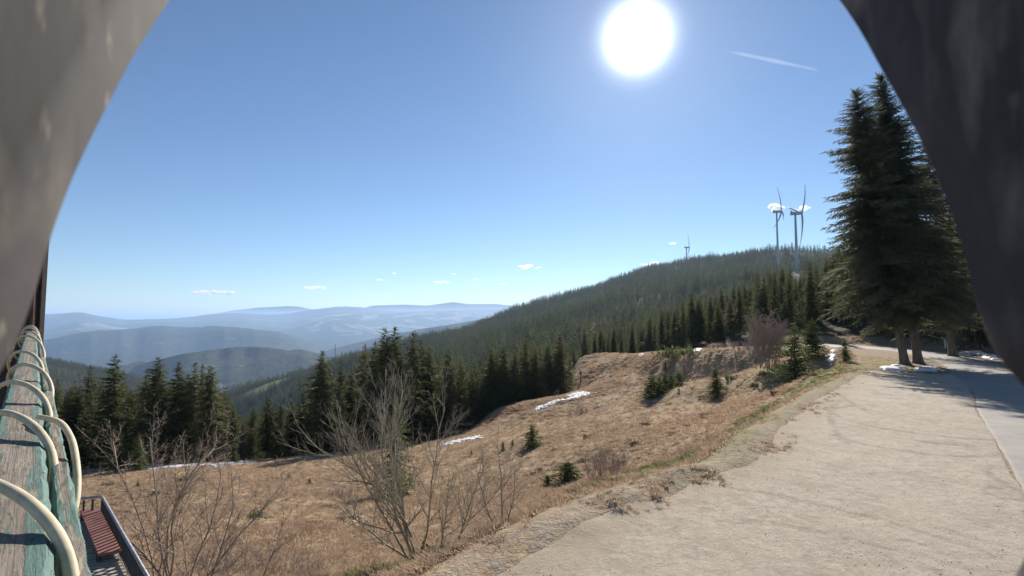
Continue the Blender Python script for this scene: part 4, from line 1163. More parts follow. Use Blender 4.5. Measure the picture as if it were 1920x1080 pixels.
st = [((0, 0, 0), (-0.2, 0, 1), 0.75, 1), ((0.1, 0, 0), (0.15, 0.1, 1), 0.8, 0.9), ((0, 0, 0.2), (-0.75, 0.0, 0.9), 1.0, 0.9), ((0.1, 0, 0.3), (0.6, 0, 0.9), 0.75, 0.8),
      ((0, 0, 0.6), (-0.35, -0.2, 1), 0.85, 0.8), ((0.1, 0, 0.5), (0.4, 0.2, 1), 0.8, 0.7), ((0, 0, 0.1), (0.9, 0.1, 0.6), 0.7, 0.6), ((-0.2, 0.1, 0.2), (-0.95, 0.2, 1.0), 1.05, 0.7), ((0, 0.1, .4), (0, 0.2, 1), .95, .7)]
bare('bare_shrub', 335, 1120, 10.0, 411, st, 3.8, 0.030, 'twig_dark', 'gnarled leafless shrub with knobby twigs below the terrace rail', 'shrub', kids=(15, 9, 6), levels=3, curl=0.42, up=0.35, ratio=0.42, knob=True)
st = [((0, 0, 0), (-0.25, 0, 1), 0.9, 1), ((0.05, 0, 0), (0.1, 0, 1), 0.8, 0.8), ((0, 0, 0), (-0.6, 0, 0.8), 0.8, 0.7)]
bare('bare_sapling', 945, 1020, 12.0, 421, st, 2.3, 0.028, 'twig', 'small leafless sapling at the gravel edge right of the bare tree', 'sapling', kids=(7, 5, 3), levels=3, curl=0.25, up=0.6, ratio=0.45)

# round leafless alder on the lane bank
rr = np.random.default_rng(431); st = []
for i in range(34):
    a = rr.uniform(0, 6.28); s = rr.uniform(0.1, 0.75)
    st.append(((rr.normal(0, 0.9), rr.normal(0, 0.6), 0), (math.cos(a) * s, math.sin(a) * s, 1.0), rr.uniform(0.65, 1.0), rr.uniform(0.6, 1)))
bare('leafless_alder', 1442, 686, 60, 431, st, 6.4, 0.05, 'twig_red', 'round leafless grey brown alder on the bank below the lane', 'shrub', kids=(16, 10, 3), levels=3, curl=0.2, up=0.5, ratio=0.38, rmin=0.010)
def brush(px, py, Y, w, h, seed, label, mat='twig_red', n=26, group='leafless brown brush on the pasture', depth=None):
    rr = np.random.default_rng(seed); st = []
    for i in range(n):
        a = rr.uniform(0, 6.28); s = rr.uniform(0.0, 0.7)
        st.append(((rr.uniform(-w, w) * 0.35, rr.uniform(-w, w) * 0.3, 0), (math.cos(a) * s, math.sin(a) * s, 1.0), rr.uniform(0.5, 1.0), rr.uniform(0.6, 1)))
    bare('bare_brush', px, py, Y, seed, st, h, 0.012 * Y / 20 + 0.004, mat, label, 'shrub', group, kids=(7, 4), levels=2, curl=0.3, up=0.4, ratio=0.5, rmin=max(0.003, 0.00014 * Y))
brush(1138, 905, 21, 2.0, 1.5, 441, 'large leafless brown shrub by the soil heap at the lot edge', n=40)
brush(1095, 795, 60, 0, 0.01, 442, 'dummy') if False else None
brush(1085, 775, 76, 4.5, 1.5, 443, 'flat brown brush in the pasture below the snow wedge')
brush(1345, 822, 27, 1.6, 0.7, 444, 'brown brush on the green bank nearest the heap', n=22)
brush(1300, 845, 25, 1.6, 0.7, 445, 'brown brush low on the green bank beside the soil heap', n=22)
brush(1400, 800, 27, 1.3, 0.7, 446, 'brown brush halfway up the green bank', n=18)
brush(1437, 775, 31, 1.2, 0.6, 447, 'highest brown brush on the green bank', n=16)
brush(1160, 850, 36, 1.6, 0.8, 448, 'thin brown brush behind the large leafless shrub', n=14)
brush(640, 925, 34, 2.2, 0.8, 449, 'reddish brush in the meadow left of the bare tree stems', n=26)
brush(520, 895, 48, 2.4, 0.8, 450, 'reddish brush behind the left bare shrub', n=20)
brush(440, 1060, 14, 2.0, 1.0, 451, 'low reddish brush at the foot of the left bare shrub', n=30)
brush(560, 1075, 13.5, 2.0, 0.7, 452, 'low pinkish brush between the bare shrub and bare tree', n=30)
brush(1345, 688, 84, 4.5, 1.2, 453, 'leafless brush on the bank right under the lane', n=30)
brush(1390, 680, 76, 3.5, 1.2, 454, 'leafless brush left of the round alder', n=24)
brush(1365, 690, 70, 2, 1.6, 455, 'upright dark brush beside the alder foot', n=10)

# dark conifer thicket in the pasture and dwarf shrubs
def dwarf_mesh(seed, n=520):
    r = np.random.default_rng(seed)
    d = r.normal(size=(n, 3)); d[:, 2] = np.abs(d[:, 2]); d /= np.linalg.norm(d, axis=1)[:, None]
    rt = d * r.uniform(0.3, 0.95, (n, 1)) * np.array([1, 1, 0.8]) * (1 + 0.3 * np.sin(d[:, :1] * 5 + seed))
    D = d + r.normal(0, 0.5, (n, 3)) + np.array([0, 0, 0.4]); D /= np.linalg.norm(D, axis=1)[:, None]
    ln = r.uniform(0.12, 0.32, n); wd = ln * 0.34; wv = np.cross(D, r.normal(size=(n, 3))); wv /= np.linalg.norm(wv, axis=1)[:, None]
    mid = rt + D * (ln * 0.5)[:, None]
    V = np.stack([rt, mid + wv * wd[:, None] / 2, rt + D * ln[:, None], mid - wv * wd[:, None] / 2], 1).reshape(-1, 3)
    i4 = np.arange(n)[:, None] * 4
    return V, np.hstack([i4, i4 + 1, i4 + 2, i4 + 3]), np.repeat(r.uniform(0, 0.9, n), 4)
DW = {}
for nm, mt in (('g', 'spruce_young'), ('b', 'dwarf')):
    for k in range(3):
        V, Q, T = dwarf_mesh(500 + k); DW[nm, k] = mesh_np('foliage', V, Q, None, (M[mt],), False, {'tint': T})
def dwarf(px, py, Y, w, h, kind, label, name='dwarf_shrub', group='dark dwarf shrubs on the pasture'):
    p = W(px, py, Y); z = float(hbase(np.array(p[0]), np.array(Y)))
    o = link(name, DW[kind, random.randrange(3)], loc=(float(p[0]), Y, z), rot=(0, 0, random.uniform(0, 6.28)), scale=(w, w, h))
    return tag(o, label, 'shrub', group)
for i, (px_, py_, Y, w, h, nm, lb) in enumerate([
 (1258, 694, 94, 2.6, 2.6, 'g', 'grey green bushy shrub just below the lane end'),
 (1290, 700, 88, 2.2, 1.6, 'g', 'low rounded shrub right of the bushy one below the lane end'),
 (1040, 850, 46, 0.5, 0.35, 'b', 'tiny brown shrub in the mid pasture'),
 (1190, 838, 40, .6, .4, 'b', 'tiny dark shrub right of mid pasture'),
 (1370, 706, 64, .9, .9, 'g', 'small dark shrub below the brushy bank'),
 (1415, 730, 56, .55, .5, 'b', 'small dark shrub left of the bright green spruce'),
 (1432, 722, 58, .7, .6, 'b', 'dark shrub pair member under the alder'),
 (1454, 752, 43, .5, .4, 'b', 'brown shrub below the bright green young spruce'),
 (820, 1062, 11.5, .55, .45, 'g', 'spreading green shrub right of the bare tree foot'),
 (860, 1040, 12.2, .35, .35, 'g', 'small green shrub tip behind the spreading green one'),
 (790, 1078, 11.5, .4, .3, 'g', 'low green shrub touching the foot of the bare tree'),
 (1098, 938, 19, .3, .25, 'g', 'tiny green tuft at the lot edge before the large leafless shrub'),
 (480, 985, 24, .45, .5, 'g', 'small dark green shrub behind the twigs of the left bare shrub'),
 (375, 915, 44, .5, .5, 'b', 'dark shrub in the meadow beyond the left bare shrub'),
 (340, 915, 46, .5, .6, 'b', 'dark stumpy shrub beyond the left bare shrub'),
 (200, 905, 46, .5, .7, 'b', 'dark stumpy shrub beyond the terrace corner'),
 (1195, 672, 138, 1.0, .8, 'b', 'tiny shrub near the snow scraps on the crest'),
 (1165, 672, 140, .8, .9, 'b', 'tiny shrub on the crest left of the long tree shadow'),
 (760, 860, 80, 2.5, 1.2, 'b', 'brownish undergrowth below the centre clump'),

 (905, 880, 44, .35, .25, 'b', 'tiny brown tuft shrub below the curved snow strip'),
 (1210, 800, 50, .5, .35, 'b', 'brown hummock shrub in the mid pasture below the pale stones'),
 (1260, 815, 40, .4, .3, 'b', 'brown hummock shrub above the green bank'),
 (1100, 820, 50, .45, .35, 'b', 'dark hummock shrub below the flat brown brush'),
 (1320, 775, 46, .45, .35, 'b', 'dark hummock shrub below the solitary hazy young spruce'),
 (1150, 700, 110, .9, .6, 'b', 'dark tussock shrub below the long tree shadow'),
 (700, 905, 46, .4, .3, 'b', 'brown tuft shrub left behind the bare tree'),
 (640, 975, 24, .3, .25, 'b', 'small brown hummock shrub between the two bare shrubs'),
 (290, 935, 36, .35, .4, 'b', 'dark stump like shrub behind the left bare shrub top'),
]):
    dwarf(px_, py_, Y, w, h, nm, lb)
G4 = 'conifer bushes of the dark thicket in the upper pasture'
for px_, base, tip, Y, lb in [(1222, 744, 702, 67, 'leftmost bush of the dark thicket in the upper pasture'), (1236, 741, 706, 68, 'second bush of the dark pasture thicket'),
                              (1247, 736, 700, 70, 'middle bush of the dark pasture thicket'), (1259, 730, 700, 72, 'bush right of the middle of the dark thicket'), (1273, 724, 694, 74, 'rightmost pointed bush of the dark thicket')]:
    p = W(px_, base, Y); z = float(hbase(np.array(p[0]), np.array(Y))); tp = W(px_, tip, Y)
    plant_tree(Yv[random.randrange(3)], float(p[0]), Y, float(tp[2]) - z, lb, G4, name='conifer_bush', cat='bush', fat=1.9, z=z)

# ------------------------------------------------------------------ snow patches
def snow(poly_px, label, thick=0.05, Y=None, seed=0, n=70):
    """Patch given by outline pixels on the ground; laid on the terrain."""
    P = []
    for q in poly_px:
        if len(q) == 3: w = W(*q); P.append((w[0], w[1]))
        else:
            h = ghit(*q); P.append((h[0], h[1]))
    P = np.array(P); lo = P.min(0) - 0.4; hi = P.max(0) + 0.4
    X, Yy = np.meshgrid(np.linspace(lo[0], hi[0], n), np.linspace(lo[1], hi[1], n))
    ext = min(hi - lo)
    s = sdf_poly(X, Yy, [tuple(p) for p in P]) + ext * 0.13 * fbm(X / (ext * 0.18), Yy / (ext * 0.18), 600 + seed, 3)
    Z = ground(X, Yy) + np.clip(s * 0.6, -0.25, thick + 0.04) + 0.02
    ii = np.arange(n * n).reshape(n, n); keep = s > -0.3 - ext * 0.02
    ok = keep[:-1, :-1] & keep[:-1, 1:] & keep[1:, :-1] & keep[1:, 1:]
    Q = np.stack([ii[:-1, :-1], ii[:-1, 1:], ii[1:, 1:], ii[1:, :-1]], -1)[ok]
    if not len(Q): return
    u_, inv = np.unique(Q, return_inverse=True)
    V = np.stack([X, Yy, Z], -1).reshape(-1, 3)[u_]
    c = V.mean(0)
    tag(link('snow_patch', mesh_np('snow_patch', V - c, inv.reshape(-1, 4), None, (M['snow'],), True), loc=tuple(c)), label, 'snow patch', 'last snow patches')
S_ = [
 ([(1063, 741), (1082, 737), (1100, 736), (1118, 739), (1100, 743), (1080, 749), (1064, 752)], 'white wedge of snow at the outer end of the dense spruce band'),
 ([(1000, 768), (1030, 757), (1052, 750), (1058, 754), (1035, 762), (1005, 772)], 'long shaded snow strip under the dense spruce band'),
 ([(826, 834), (860, 825), (900, 819), (904, 824), (865, 831), (830, 839)], 'curved snow strip below the drooping spruce right of the bare tree'),
 ([(395, 872), (470, 866), (474, 871), (400, 878)], 'thin snow strip behind the left bare shrub'),
 ([(270, 878), (388, 870), (390, 874), (275, 882)], 'thinnest snow line at the foot of the left clump'),
 ([(1078, 668), (1090, 664), (1095, 670), (1088, 676), (1078, 676)], 'snow spot in the gap behind the dense band end'),
 ([(1190, 668), (1205, 664), (1212, 667), (1200, 670)], 'snow scrap on the crest beside the long tree shadow'),
 ([(1250, 668), (1262, 664), (1264, 667), (1254, 671)], 'slim snow scrap near the lane end'),
 ([(1299, 660), (1312, 656), (1314, 660), (1302, 664)], 'snow scrap at the start of the lane bank'),
 ([(1652, 688, 40.5), (1680, 684, 42), (1700, 690, 40), (1690, 697, 38.0), (1665, 694, 38.8)], 'snow patch left of the twin trunks'),
 ([(1712, 690, 40.2), (1735, 687, 41.2), (1762, 690, 39.6), (1750, 698, 37.9), (1722, 697, 38.2)], 'snow patch right under the twin trunks beside the lane'),
 ([(1840, 655, 54), (1860, 659, 52), (1872, 668, 47), (1858, 668, 47.5), (1838, 660, 52)], 'dirty snow by the rubble heap across the lane'),
 ([(1556, 664, 56), (1568, 660, 58), (1566, 672, 53), (1556, 678, 51)], 'snow streak in the ditch behind the small spruces'),
]
for i, (pp, lb) in enumerate(S_):
    snow(pp, lb, seed=i, thick=0.10 if i < 3 else 0.06)

# rubble across the lane and pale rocks in the pasture
iv, it = ico()
def rock(px_, py_, Y, s0, label, seed, group):
    p = W(px_, py_, Y); z = float(ground(np.array(p[0]), np.array(float(Y))))
    r_ = np.random.default_rng(seed); d = 1 + 0.55 * vnoise(iv[:, 0] * 1.7 + seed, iv[:, 1] * 1.7 + iv[:, 2] * 2.1, seed)
    V = iv * d[:, None] * s0 * np.array([1.2, 0.9, 0.65])
    o = link('rock', mesh_np('rock', V, None, it, (M['rock'],), False), loc=(float(p[0]), Y, z + s0 * 0.2), rot=(0, 0, r_.uniform(0, 6)))
    tag(o, label, 'rock', group)
for i, (a_, b2, c2, d2, lb) in enumerate([(1808, 656, 52, .5, 'dark boulder at the left end of the rubble heap across the lane'), (1820, 652, 52, .55, 'boulder second from the left in the rubble heap'),
     (1830, 648, 53, .6, 'highest boulder of the rubble heap'), (1842, 656, 51, .4, 'boulder in the middle of the rubble heap'), (1852, 660, 50, .4, 'pale boulder right in the rubble heap'), (1864, 664, 48, .35, 'rightmost boulder of the rubble heap'), (1815, 660, 50, .3, 'small stone before the rubble heap')]):
    rock(a_, b2, c2, d2, lb, 700 + i, 'boulders of the rubble heap')
for i in range(9):
    rock(1110 + random.uniform(0, 66), 746 + random.uniform(-4, 6), 80 + random.uniform(-4, 4), random.uniform(.18, .42), 'pale stone of the loose group in the mid pasture below the thicket', 720 + i, 'pale stones in the pasture')

# marker posts
m = MB(); m.tube([(0, 0, -0.2), (0, 0, 1.1), (0, 0, 2.5)], [0.14, 0.13, 0.12], 8)
p = W(1772, 620, 62); tag(m.obj('marker_post', M['peg'], loc=(float(p[0]), 62, float(hbase(np.array(p[0]), np.array(62.))) + 0.1)), 'white marker post on the shaded bank across the lane', 'post')
m = MB(); m.tube([(0, 0, -0.3), (0, 0, 1.0), (0.1, 0, 2.2)], [0.12, 0.11, 0.10], 6); m.box((0, 0, 2.3), (0.28, 0.2, 0.28))
p = W(1089, 745, 122); tag(m.obj('wooden_post', M['post'], loc=(float(p[0]), 122, float(hbase(np.array(p[0]), np.array(122.))))), 'short brown wooden post at the white snow wedge', 'post')

# ------------------------------------------------------------------ ground cover
def tuft(seed, n, h, spread, lean=0.7, w=0.016):
    r = np.random.default_rng(seed)
    a = r.uniform(0, 6.28, n); rad = spread * np.sqrt(r.random(n))
    rt = np.stack([np.cos(a) * rad, np.sin(a) * rad, -0.02 * np.ones(n)], 1)
    a2 = a + r.normal(0, 0.9, n); ln = h * r.uniform(0.5, 1.1, n); le = r.uniform(0.15, lean, n) * (0.6 + rad / spread)
    tip = rt + np.stack([np.cos(a2) * ln * le * 1.6, np.sin(a2) * ln * le * 1.6, ln * (1 - 0.35 * le)], 1)
    wv = np.stack([-np.sin(a2), np.cos(a2), np.zeros(n)], 1) * w * r.uniform(0.6, 1.5, n)[:, None]
    V = np.stack([rt - wv, rt + wv, tip], 1).reshape(-1, 3)
    return V, np.arange(3 * n).reshape(-1, 3), np.repeat(r.random(n) * 0.9, 3)
TU = []; TG = []
for k in range(5):
    V, T, A = tuft(800 + k, 46, 0.17, 0.17, 1.0, 0.014); TU.append(mesh_np('tuft', V, None, T, (M['drygrass'],), False, {'tint': A}))
for k in range(3):
    V, T, A = tuft(820 + k, 40, 0.12, 0.15, 0.9, 0.012); TG.append(mesh_np('tuft', V, None, T, (M['greengrass'],), False, {'tint': A}))
def scatter(n, y0, y1, seed, power=1.0, ul=-1.1, ur=0.9):
    r = np.random.default_rng(seed)
    y = y0 * (y1 / y0) ** (r.random(n) ** power); x = r.uniform(ul, ur, n) * (y + 3)
    return x, y, r
x, y, r = scatter(120000, 7, 120, 831, 0.8)
x2, y2, r2 = scatter(26000, 90, 165, 832, 1.0, -0.1, 0.45); x = np.r_[x, x2]; y = np.r_[y, y2]
sM_ = sdf_poly(x, y, MEADOW); sF_ = sdf_poly(x, y, FLAT)
dens = 0.66 + 0.8 * fbm(x / 2.2, y / 2.2, 833, 3) + 0.7 * vnoise(x / 9, y / 9, 834)
keep = (sM_ > 0.5) & (sF_ < -0.9) & (r.random(len(x)) < dens)
dE_ = sd_line(x, y, LOT_EDGE)
grn = keep & (dE_ < 5.5) & (dE_ > 1.6) & (y > 10) & (r.random(len(x)) < 0.75)
dry = keep & ~grn & ((dE_ > 1.0))
for nm, sel, ms, lb in (('dry_grass', dry, TU, 'matted tan winter grass in tussocks'), ('green_grass', grn, TG, 'fresh short grass on the bank beside the lot')):
    xx, yy = x[sel], y[sel]; n = len(xx)
    zz = ground(xx, yy)
    scv = r.uniform(0.4, 1.05, n) * (1 + yy / 90)
    instancer(nm, np.stack([xx, yy, zz], 1), scv, r.uniform(0, 6.28, n), r.integers(0, len(ms), n), ms, lb)
    print(nm, n)
# weeds and trampled grass along the crumbling edge and around the big trees
x, y, r = scatter(30000, 7, 62, 841, 0.8, -0.4, 1.0)
dE_ = sd_line(x, y, LOT_EDGE); isl = (np.hypot(x - 31, y - 43) < 9) & (sdf_poly(x, y, LOT) < -0.2)
rd = np.concatenate([RL, RR[::-1]])
nroad = sdf_poly(x, y, [tuple(q) for q in np.concatenate([RL[::6], RR[::-6]])]) < -0.3
sel = ((dE_ < 0.9) & (r.random(len(x)) < 0.4) & (fbm(x / 1.5, y / 1.5, 843, 3) > 0.0)) | (isl & (fbm(x, y, 844, 3) > -0.1)) 
sel &= nroad
xx, yy = x[sel], y[sel]; n = len(xx)
instancer('edge_weeds', np.stack([xx, yy, ground(xx, yy)], 1), r.uniform(0.25, 0.7, n), r.uniform(0, 6.28, n), r.integers(0, 5, n), TU, 'short dry weeds on the crumbling lot edge and tree verge')

# loose stones and crumbs on the gravel
SB = []
for k in range(4):
    d = 1 + 0.6 * vnoise(iv[:, 0] * 1.5 + k * 9, iv[:, 1] * 1.5 + iv[:, 2], 850 + k)
    import bmesh
    b2_ = bmesh.new(); bmesh.ops.create_icosphere(b2_, subdivisions=1, radius=1.0)
    v1 = np.array([v.co[:] for v in b2_.verts]); t1 = np.array([[v.index for v in f.verts] for f in b2_.faces]); b2_.free()
    d = 1 + 0.7 * vnoise(v1[:, 0] * 1.5 + k * 9, v1[:, 1] * 1.5 + v1[:, 2], 850 + k)
    SB.append(mesh_np('stone', v1 * d[:, None] * np.array([1, 0.8, 0.6]), None, t1, (M['stone'],), False, {'tint': np.full(len(v1), 0.2 + 0.2 * k)}))
x, y, r = scatter(60000, 6, 45, 851, 0.75, -0.35, 1.0)
sl_ = sdf_poly(x, y, LOT); dE_ = sd_line(x, y, LOT_EDGE)
sel = (sl_ > 0.1) & ((r.random(len(x)) < 0.12 + 0.6 * np.clip(fbm(x / 2, y / 2, 853, 3), 0, 1)) | (dE_ < 1.0))
xx, yy = x[sel], y[sel]; n = len(xx)
instancer('loose_gravel', np.stack([xx, yy, hbase(xx, yy) + 0.005], 1), np.clip(r.lognormal(-5.1, 0.4, n), 0.003, 0.016), r.uniform(0, 6.28, n), r.integers(0, 4, n), SB, 'loose stones scattered on the gravel')

# ------------------------------------------------------------------ wooden balcony rail at the left
AZ = math.radians(43.0)
DR = np.array([-math.sin(AZ), math.cos(AZ), 0.0]); NR_ = np.array([math.cos(AZ), math.sin(AZ), 0.0])
SL = 0.019    # the rail rises a little
def rp(t_, s_, h_):
    """Point of the rail: along t, sideways s, height h relative to the rail top (0.45 m under the camera)."""
    return DR * t_ + NR_ * s_ + np.array([0, 0, -0.45 + SL * t_ + h_])
rail = empty('balcony_rail', tuple(rp(0, 0, 0)), (0, -math.atan(SL), math.pi / 2 + AZ))
def rl(t_, s_, h_): return (t_, -s_, h_)
def beam(name, t0, t1, s0, s1, h0, h1, mat, parent, bev=0.008, seed=0):
    n = int(max(2, (t1 - t0) / 0.06)); r = np.random.default_rng(seed)
    prof_ = [(s0, h0), (s0, h1 - bev), (s0 + bev, h1), ((s0 * 2 + s1) / 3, h1 + 0.001), ((s0 + s1 * 2) / 3, h1 + 0.001), (s1 - bev, h1), (s1, h1 - bev), (s1, h0)]
    V = []; k = len(prof_)
    tints = []
    for i in range(n + 1):
        t_ = t0 + (t1 - t0) * i / n
        for j, (a, b) in enumerate(prof_):
            V.append((t_, -(a + 0.0015 * r.normal()), b + 0.0012 * r.normal() * (0 < j < k - 1)))
            tints.append({2: 0.9, 3: 0.15, 4: 0.15, 5: 0.8}.get(j, 1.0))
    ii = np.arange((n + 1) * k).reshape(n + 1, k)
    Q = []
    for j in range(k):
        j2 = (j + 1) % k
        Q.append(np.stack([ii[:-1, j], ii[1:, j], ii[1:, j2], ii[:-1, j2]], -1))
    Q = np.concatenate(Q)
    T = [[ii[0, 0], ii[0, j], ii[0, j + 1]] for j in range(1, k - 1)] + [[ii[-1, 0], ii[-1, j + 1], ii[-1, j]] for j in range(1, k - 1)]
    return link(name, mesh_np(name, V, Q, T, (mat,), False, {'tint': tints}), parent)
beam('handrail', -0.3, 13.0, -0.09, 0.045, -0.07, 0.0, M['wood'], rail, 0.012, 1)
beam('side_rail', -0.3, 12.2, 0.058, 0.100, -0.14, -0.045, M['wood'], rail, 0.006, 2)
for k in range(6):
    m = MB(); m.box(rl(0.9 + 2.3 * k, -0.02, -0.62), (0.045, 0.045, 0.55)); m.obj('post', M['wood'], rail)
beam('floor_beam', -0.3, 13.0, -0.12, 0.06, -1.35, -1.17, M['wood'], rail, 0.006, 3)
for k in range(52):
    m = MB(); m.box(rl(0.1 + 0.245 * k, 0.03, -0.62), (0.045, 0.010, 0.545)); m.obj('baluster_board', M['wood'], rail)
for k in range(2):
    m = MB(); m.tube([rl(0, 0, -1.3)] * 1 + [rl(0.0, 0, 0)], 0.01, 4) if False else None
tag(rail, 'weathered green painted wooden balcony rail with peeling paint', 'railing')

hose = MB(); pts = []
loops = [(0.95, 0.118, 0.105), (1.62, 0.120, 0.105), (2.62, 0.125, 0.11), (3.55, 0.125, 0.125), (4.55, 0.12, 0.13), (5.7, 0.13, 0.14), (7.6, 0.15, 0.19), (9.8, 0.14, 0.16), (11.6, 0.13, 0.15), (12.0, 0.13, 0.16), (12.4, 0.13, 0.17), (12.8, 0.12, 0.16)]
ph = []
tl = np.array([l[0] for l in loops]); 
for q in np.linspace(-0.6, len(loops) - 1, 620):
    k = np.clip(q, 0, len(loops) - 1)
    t_ = np.interp(q, np.arange(-1, len(loops)), np.r_[0.35, tl]) 
    ra = np.interp(k, np.arange(len(loops)), [l[1] for l in loops]); rb = np.interp(k, np.arange(len(loops)), [l[2] for l in loops])
    a = -q * 2 * math.pi
    rq = 1 + 0.05 * math.sin(q * 2.3)
    up_ = math.cos(a)
    t_ -= 0.20 * math.sin(a) * min(1.0, t_)
    pts.append(rp(t_, (-0.035 if abs(q - 4) > 0.5 else -0.01) + 0.85 * ra * rq * math.sin(a), (-0.055 + (rb if up_ > 0 else 0.16) * up_)))
hose.tube(pts, 0.0120, 10)
tag(hose.obj('hose', M['hose'], smooth=True), 'cream coloured hose wound loosely around the green balcony rail', 'hose')
# second strand hanging along the outer side
pts = [rp(2.75, 0.03, 0.02), rp(2.5, 0.09, 0.035), rp(2.3, 0.115, 0.0), rp(2.15, 0.122, -0.07), rp(2.08, 0.120, -0.13), rp(2.02, 0.105, -0.19), rp(1.95, 0.08, -0.24)]
P_ = np.array(pts); tt = np.linspace(0, 6, 50)
m = MB(); C_ = np.stack([np.interp(tt, range(7), P_[:, k]) for k in range(3)], 1)
for _ in range(12): C_[1:-1] = (C_[:-2] + 2 * C_[1:-1] + C_[2:]) / 4
m.tube(C_, 0.0105, 8)
tag(m.obj('hose_loop', M['hose'], smooth=True), 'loose cream hose loop hanging outside the side rail', 'hose')

# shingled wall corner at the rail end
wl_ = empty('shingled_wall', (-9.08, 10.0, -9.5))
m = MB(); m.box((-1.75, 0.06, 6.0), (1.62, 0.05, 6.0)); m.obj('wall', M['darkwall'], wl_)
for k in range(80):
    z = 0.05 + 0.15 * k
    m = MB(); m.box((-0.09, -0.004, z + 0.07), (0.028, 0.02, 0.078)); o = m.obj('shingle', M['shingle'], wl_); o.rotation_euler = (0.02, 0, 0)
m = MB()
for k in range(12): m.box((-0.25 - 0.16 * k, -0.016, 6.0), (0.07, 0.012, 5.98))
for k in range(12):
    m = MB(); m.box((-0.25 - 0.16 * k, -0.014, 6.0), (0.074, 0.012, 5.98)); m.obj('board', M['darkwall'], wl_)
tag(wl_, 'dark boarded wall corner with brown shingled edge at the rail end', 'wall')

# ------------------------------------------------------------------ slatted terrace with rail and bench below
def RZ(px, py, z):
    q = W(px, py, 1.0); return q[:2] * (z / q[2])
A_ = RZ(190, 932, -3.0); B_ = RZ(275, 1082, -3.0); dirT = (B_ - A_) / np.linalg.norm(B_ - A_); B_ = B_ + dirT * 1.6; nT = RZ(120, 938, -3.0) - A_; nT /= np.linalg.norm(nT)
LT = np.linalg.norm(B_ - A_)
zD = -3.36
ang = math.atan2(dirT[1], dirT[0])
def tp_(a, b, z): q = A_ + dirT * a + nT * b; return np.array([q[0], q[1], z])
ter = empty('slatted_terrace', (A_[0], A_[1], zD))
Mi = np.array([A_[0], A_[1], zD])
nsl = int(LT / 0.125)
R_ = np.array([[dirT[0], nT[0], 0], [dirT[1], nT[1], 0], [0, 0, 1]])
for k in range(nsl):
    m = MB(); m.box(tp_(0.06 + k * 0.125, 0.9, zD) - Mi, (0.036, 0.88, 0.015), R_); m.obj('slat', M['slat'], ter)
m = MB(); m.box(tp_(LT / 2, 0.9, zD - 0.14) - Mi, (LT / 2, 0.86, 0.012), R_); m.obj('gap_shade_sheet', M['iron'], ter)  # added dark sheet, stands in for the shade seen between the slats
for b in (0.10, 0.62, 1.5):
    m = MB(); m.box(tp_(LT / 2, b, zD - 0.05) - Mi, (LT / 2, 0.03, 0.03), R_); m.obj('joist', M['iron'], ter)
for a in (0.05, 1.7, 3.4, 5.1):
    for b in (0.08, 1.7):
        q = tp_(a, b, zD); gz = float(hbase(np.array(q[0]), np.array(q[1])))
        m = MB(); m.box((q[0] - Mi[0], q[1] - Mi[1], (gz - 0.3 - zD) / 2 - 0.04), (0.05, 0.05, (zD - gz + 0.3) / 2 - 0.04)); m.obj('support_post', M['slat'], ter)
tag(ter, 'raised terrace floor of narrow cross slats below the balcony rail', 'terrace')
tr_ = empty('terrace_rail', (A_[0], A_[1], -3.0))
Mr = np.array([A_[0], A_[1], -3.0])
m = MB(); m.tube([tp_(0, 1.2, -2.99) - Mr, tp_(0.0, 0.05, -2.99) - Mr, tp_(0.03, 0.0, -2.99) - Mr, tp_(0.1, -0.01, -2.99) - Mr, tp_(2, -0.01, -3.0) - Mr, tp_(LT, -0.01, -3.0) - Mr], 0.022, 8); m.obj('top_rail', M['pipe'], tr_, True)
m = MB(); m.tube([tp_(0.02, 1.2, -3.30) - Mr, tp_(0.02, 0.0, -3.30) - Mr, tp_(LT, 0, -3.30) - Mr], 0.014, 6); m.obj('bottom_rail', M['pipe'], tr_, True)
for k in range(int(LT / 0.125)):
    m = MB(); q = tp_(0.10 + 0.125 * k, 0.0, 0); m.box((q[0] - Mr[0], q[1] - Mr[1], -0.165), (0.014, 0.014, 0.14), R_); m.obj('bar', M['iron'], tr_)
for k in range(9):
    m = MB(); q = tp_(0.0, 0.12 + 0.125 * k, 0); m.box((q[0] - Mr[0], q[1] - Mr[1], -0.165), (0.014, 0.014, 0.14), R_); m.obj('bar', M['iron'], tr_)
tag(tr_, 'metal pipe rail with short dark bars around the slatted terrace', 'railing')
bn = empty('terrace_bench', tuple(tp_(1.3, 0.55, zD)))
Mb = tp_(1.3, 0.55, zD)
zb_ = zD + 0.14
C4 = [RZ(*q, zb_) for q in ((150, 958), (212, 953), (246, 1030), (184, 1041))]
Vb = [(*(c - Mb[:2]), zb_ - Mb[2] + dz) for dz in (0.018, -0.018) for c in C4]
m = MB(); m.add(Vb, [[3, 2, 1, 0], [4, 5, 6, 7], [0, 1, 5, 4], [1, 2, 6, 5], [2, 3, 7, 6], [3, 0, 4, 7]]); m.obj('seat_board', M['redboard'], bn)
for ca in C4:
    for b in (0,):
        cc = sum(C4) / 4; q2 = ca + (cc - ca) * 0.12
        m = MB(); q = np.array([q2[0], q2[1], zD + 0.07]) - Mb; m.box(q, (0.03, 0.03, 0.052), R_); m.obj('leg', M['iron'], bn)
tag(bn, 'low bench with red brown board on the slatted terrace', 'bench')

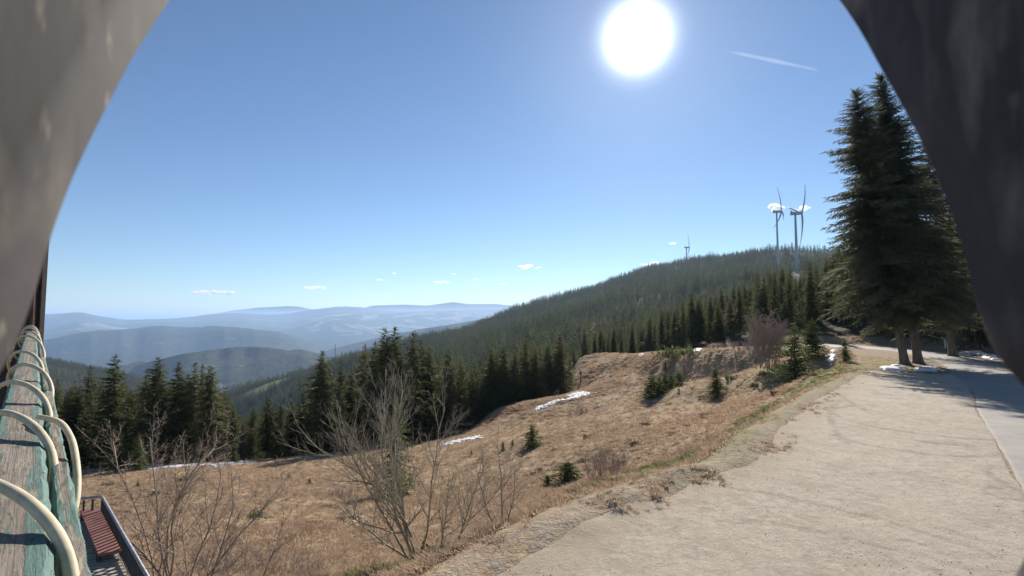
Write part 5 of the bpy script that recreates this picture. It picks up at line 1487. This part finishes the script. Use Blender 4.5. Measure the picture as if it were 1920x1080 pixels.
# ------------------------------------------------------------------ hood around the camera
hood = empty('camera_hood', (0, 0, 0))
def hood_side(c, edge, mat, name):
    """Side sheet of the hood at x = c, cut along an oblique front edge."""
    prof_ = []
    for qx, qy in edge:
        u = (qx - 960) / F; v = (540 - qy) / F
        y = cp - v * sp; z = sp + v * cp; s = c / u
        prof_.append((y * s, z * s))
    P = np.array(prof_); n = 90
    # smooth the edge a little
    d = np.r_[0, np.cumsum(np.hypot(*np.diff(P, axis=0).T))]; q = np.linspace(0, d[-1], n)
    P = np.stack([np.interp(q, d, P[:, 0]), np.interp(q, d, P[:, 1])], 1)
    ker = np.hanning(9); ker /= ker.sum()
    P = np.stack([np.convolve(np.pad(P[:, k], 4, mode='edge'), ker, 'valid') for k in (0, 1)], 1)
    cols_ = 14; th = 0.0025 * (1 if c > 0 else -1)
    V = []
    for side in (0, 1):
        for (y, z) in P:
            for j in range(cols_):
                f = j / (cols_ - 1); yy = y * (1 - f) + (-0.05) * f
                V.append((c + side * th + 0.02 * (1 if c > 0 else -1) * (z * 4) ** 2 * 0, yy, z))
    ii = np.arange(2 * n * cols_).reshape(2, n, cols_)
    Q = [np.stack([ii[s, :-1, :-1], ii[s, :-1, 1:], ii[s, 1:, 1:], ii[s, 1:, :-1]], -1).reshape(-1, 4) for s in (0, 1)]
    Q.append(np.stack([ii[0, :-1, 0], ii[0, 1:, 0], ii[1, 1:, 0], ii[1, :-1, 0]], -1))
    link(name, mesh_np(name, V, np.concatenate(Q), None, (mat,), True), hood)
hood_side(-0.085, [(420, -140), (330, -15), (318, 0), (286, 48), (250, 105), (205, 190), (165, 270), (135, 335), (112, 395), (97, 438), (88, 468), (74, 520), (52, 590), (28, 650), (0, 700), (-60, 790), (-150, 900)], M['hood_l'], 'side_sheet')
hood_side(0.085, [(1500, -130), (1560, -15), (1575, 0), (1612, 55), (1650, 125), (1690, 195), (1735, 280), (1768, 360), (1795, 430), (1815, 500), (1832, 570), (1852, 640), (1885, 692), (1935, 735), (1990, 800), (2010, 880), (1990, 960), (1930, 1030), (1906, 1075), (1880, 1120)], M['hood_r'], 'side_sheet')
m = MB(); m.box((0, 0.0, 0.15), (0.0845, 0.05, 0.0015)); m.obj('top_sheet', M['hood_l'], hood)
tag(hood, 'grey and blotched dark plastic side sheets of the hood around the camera', 'camera hood')
print('objects', len(bpy.data.objects))
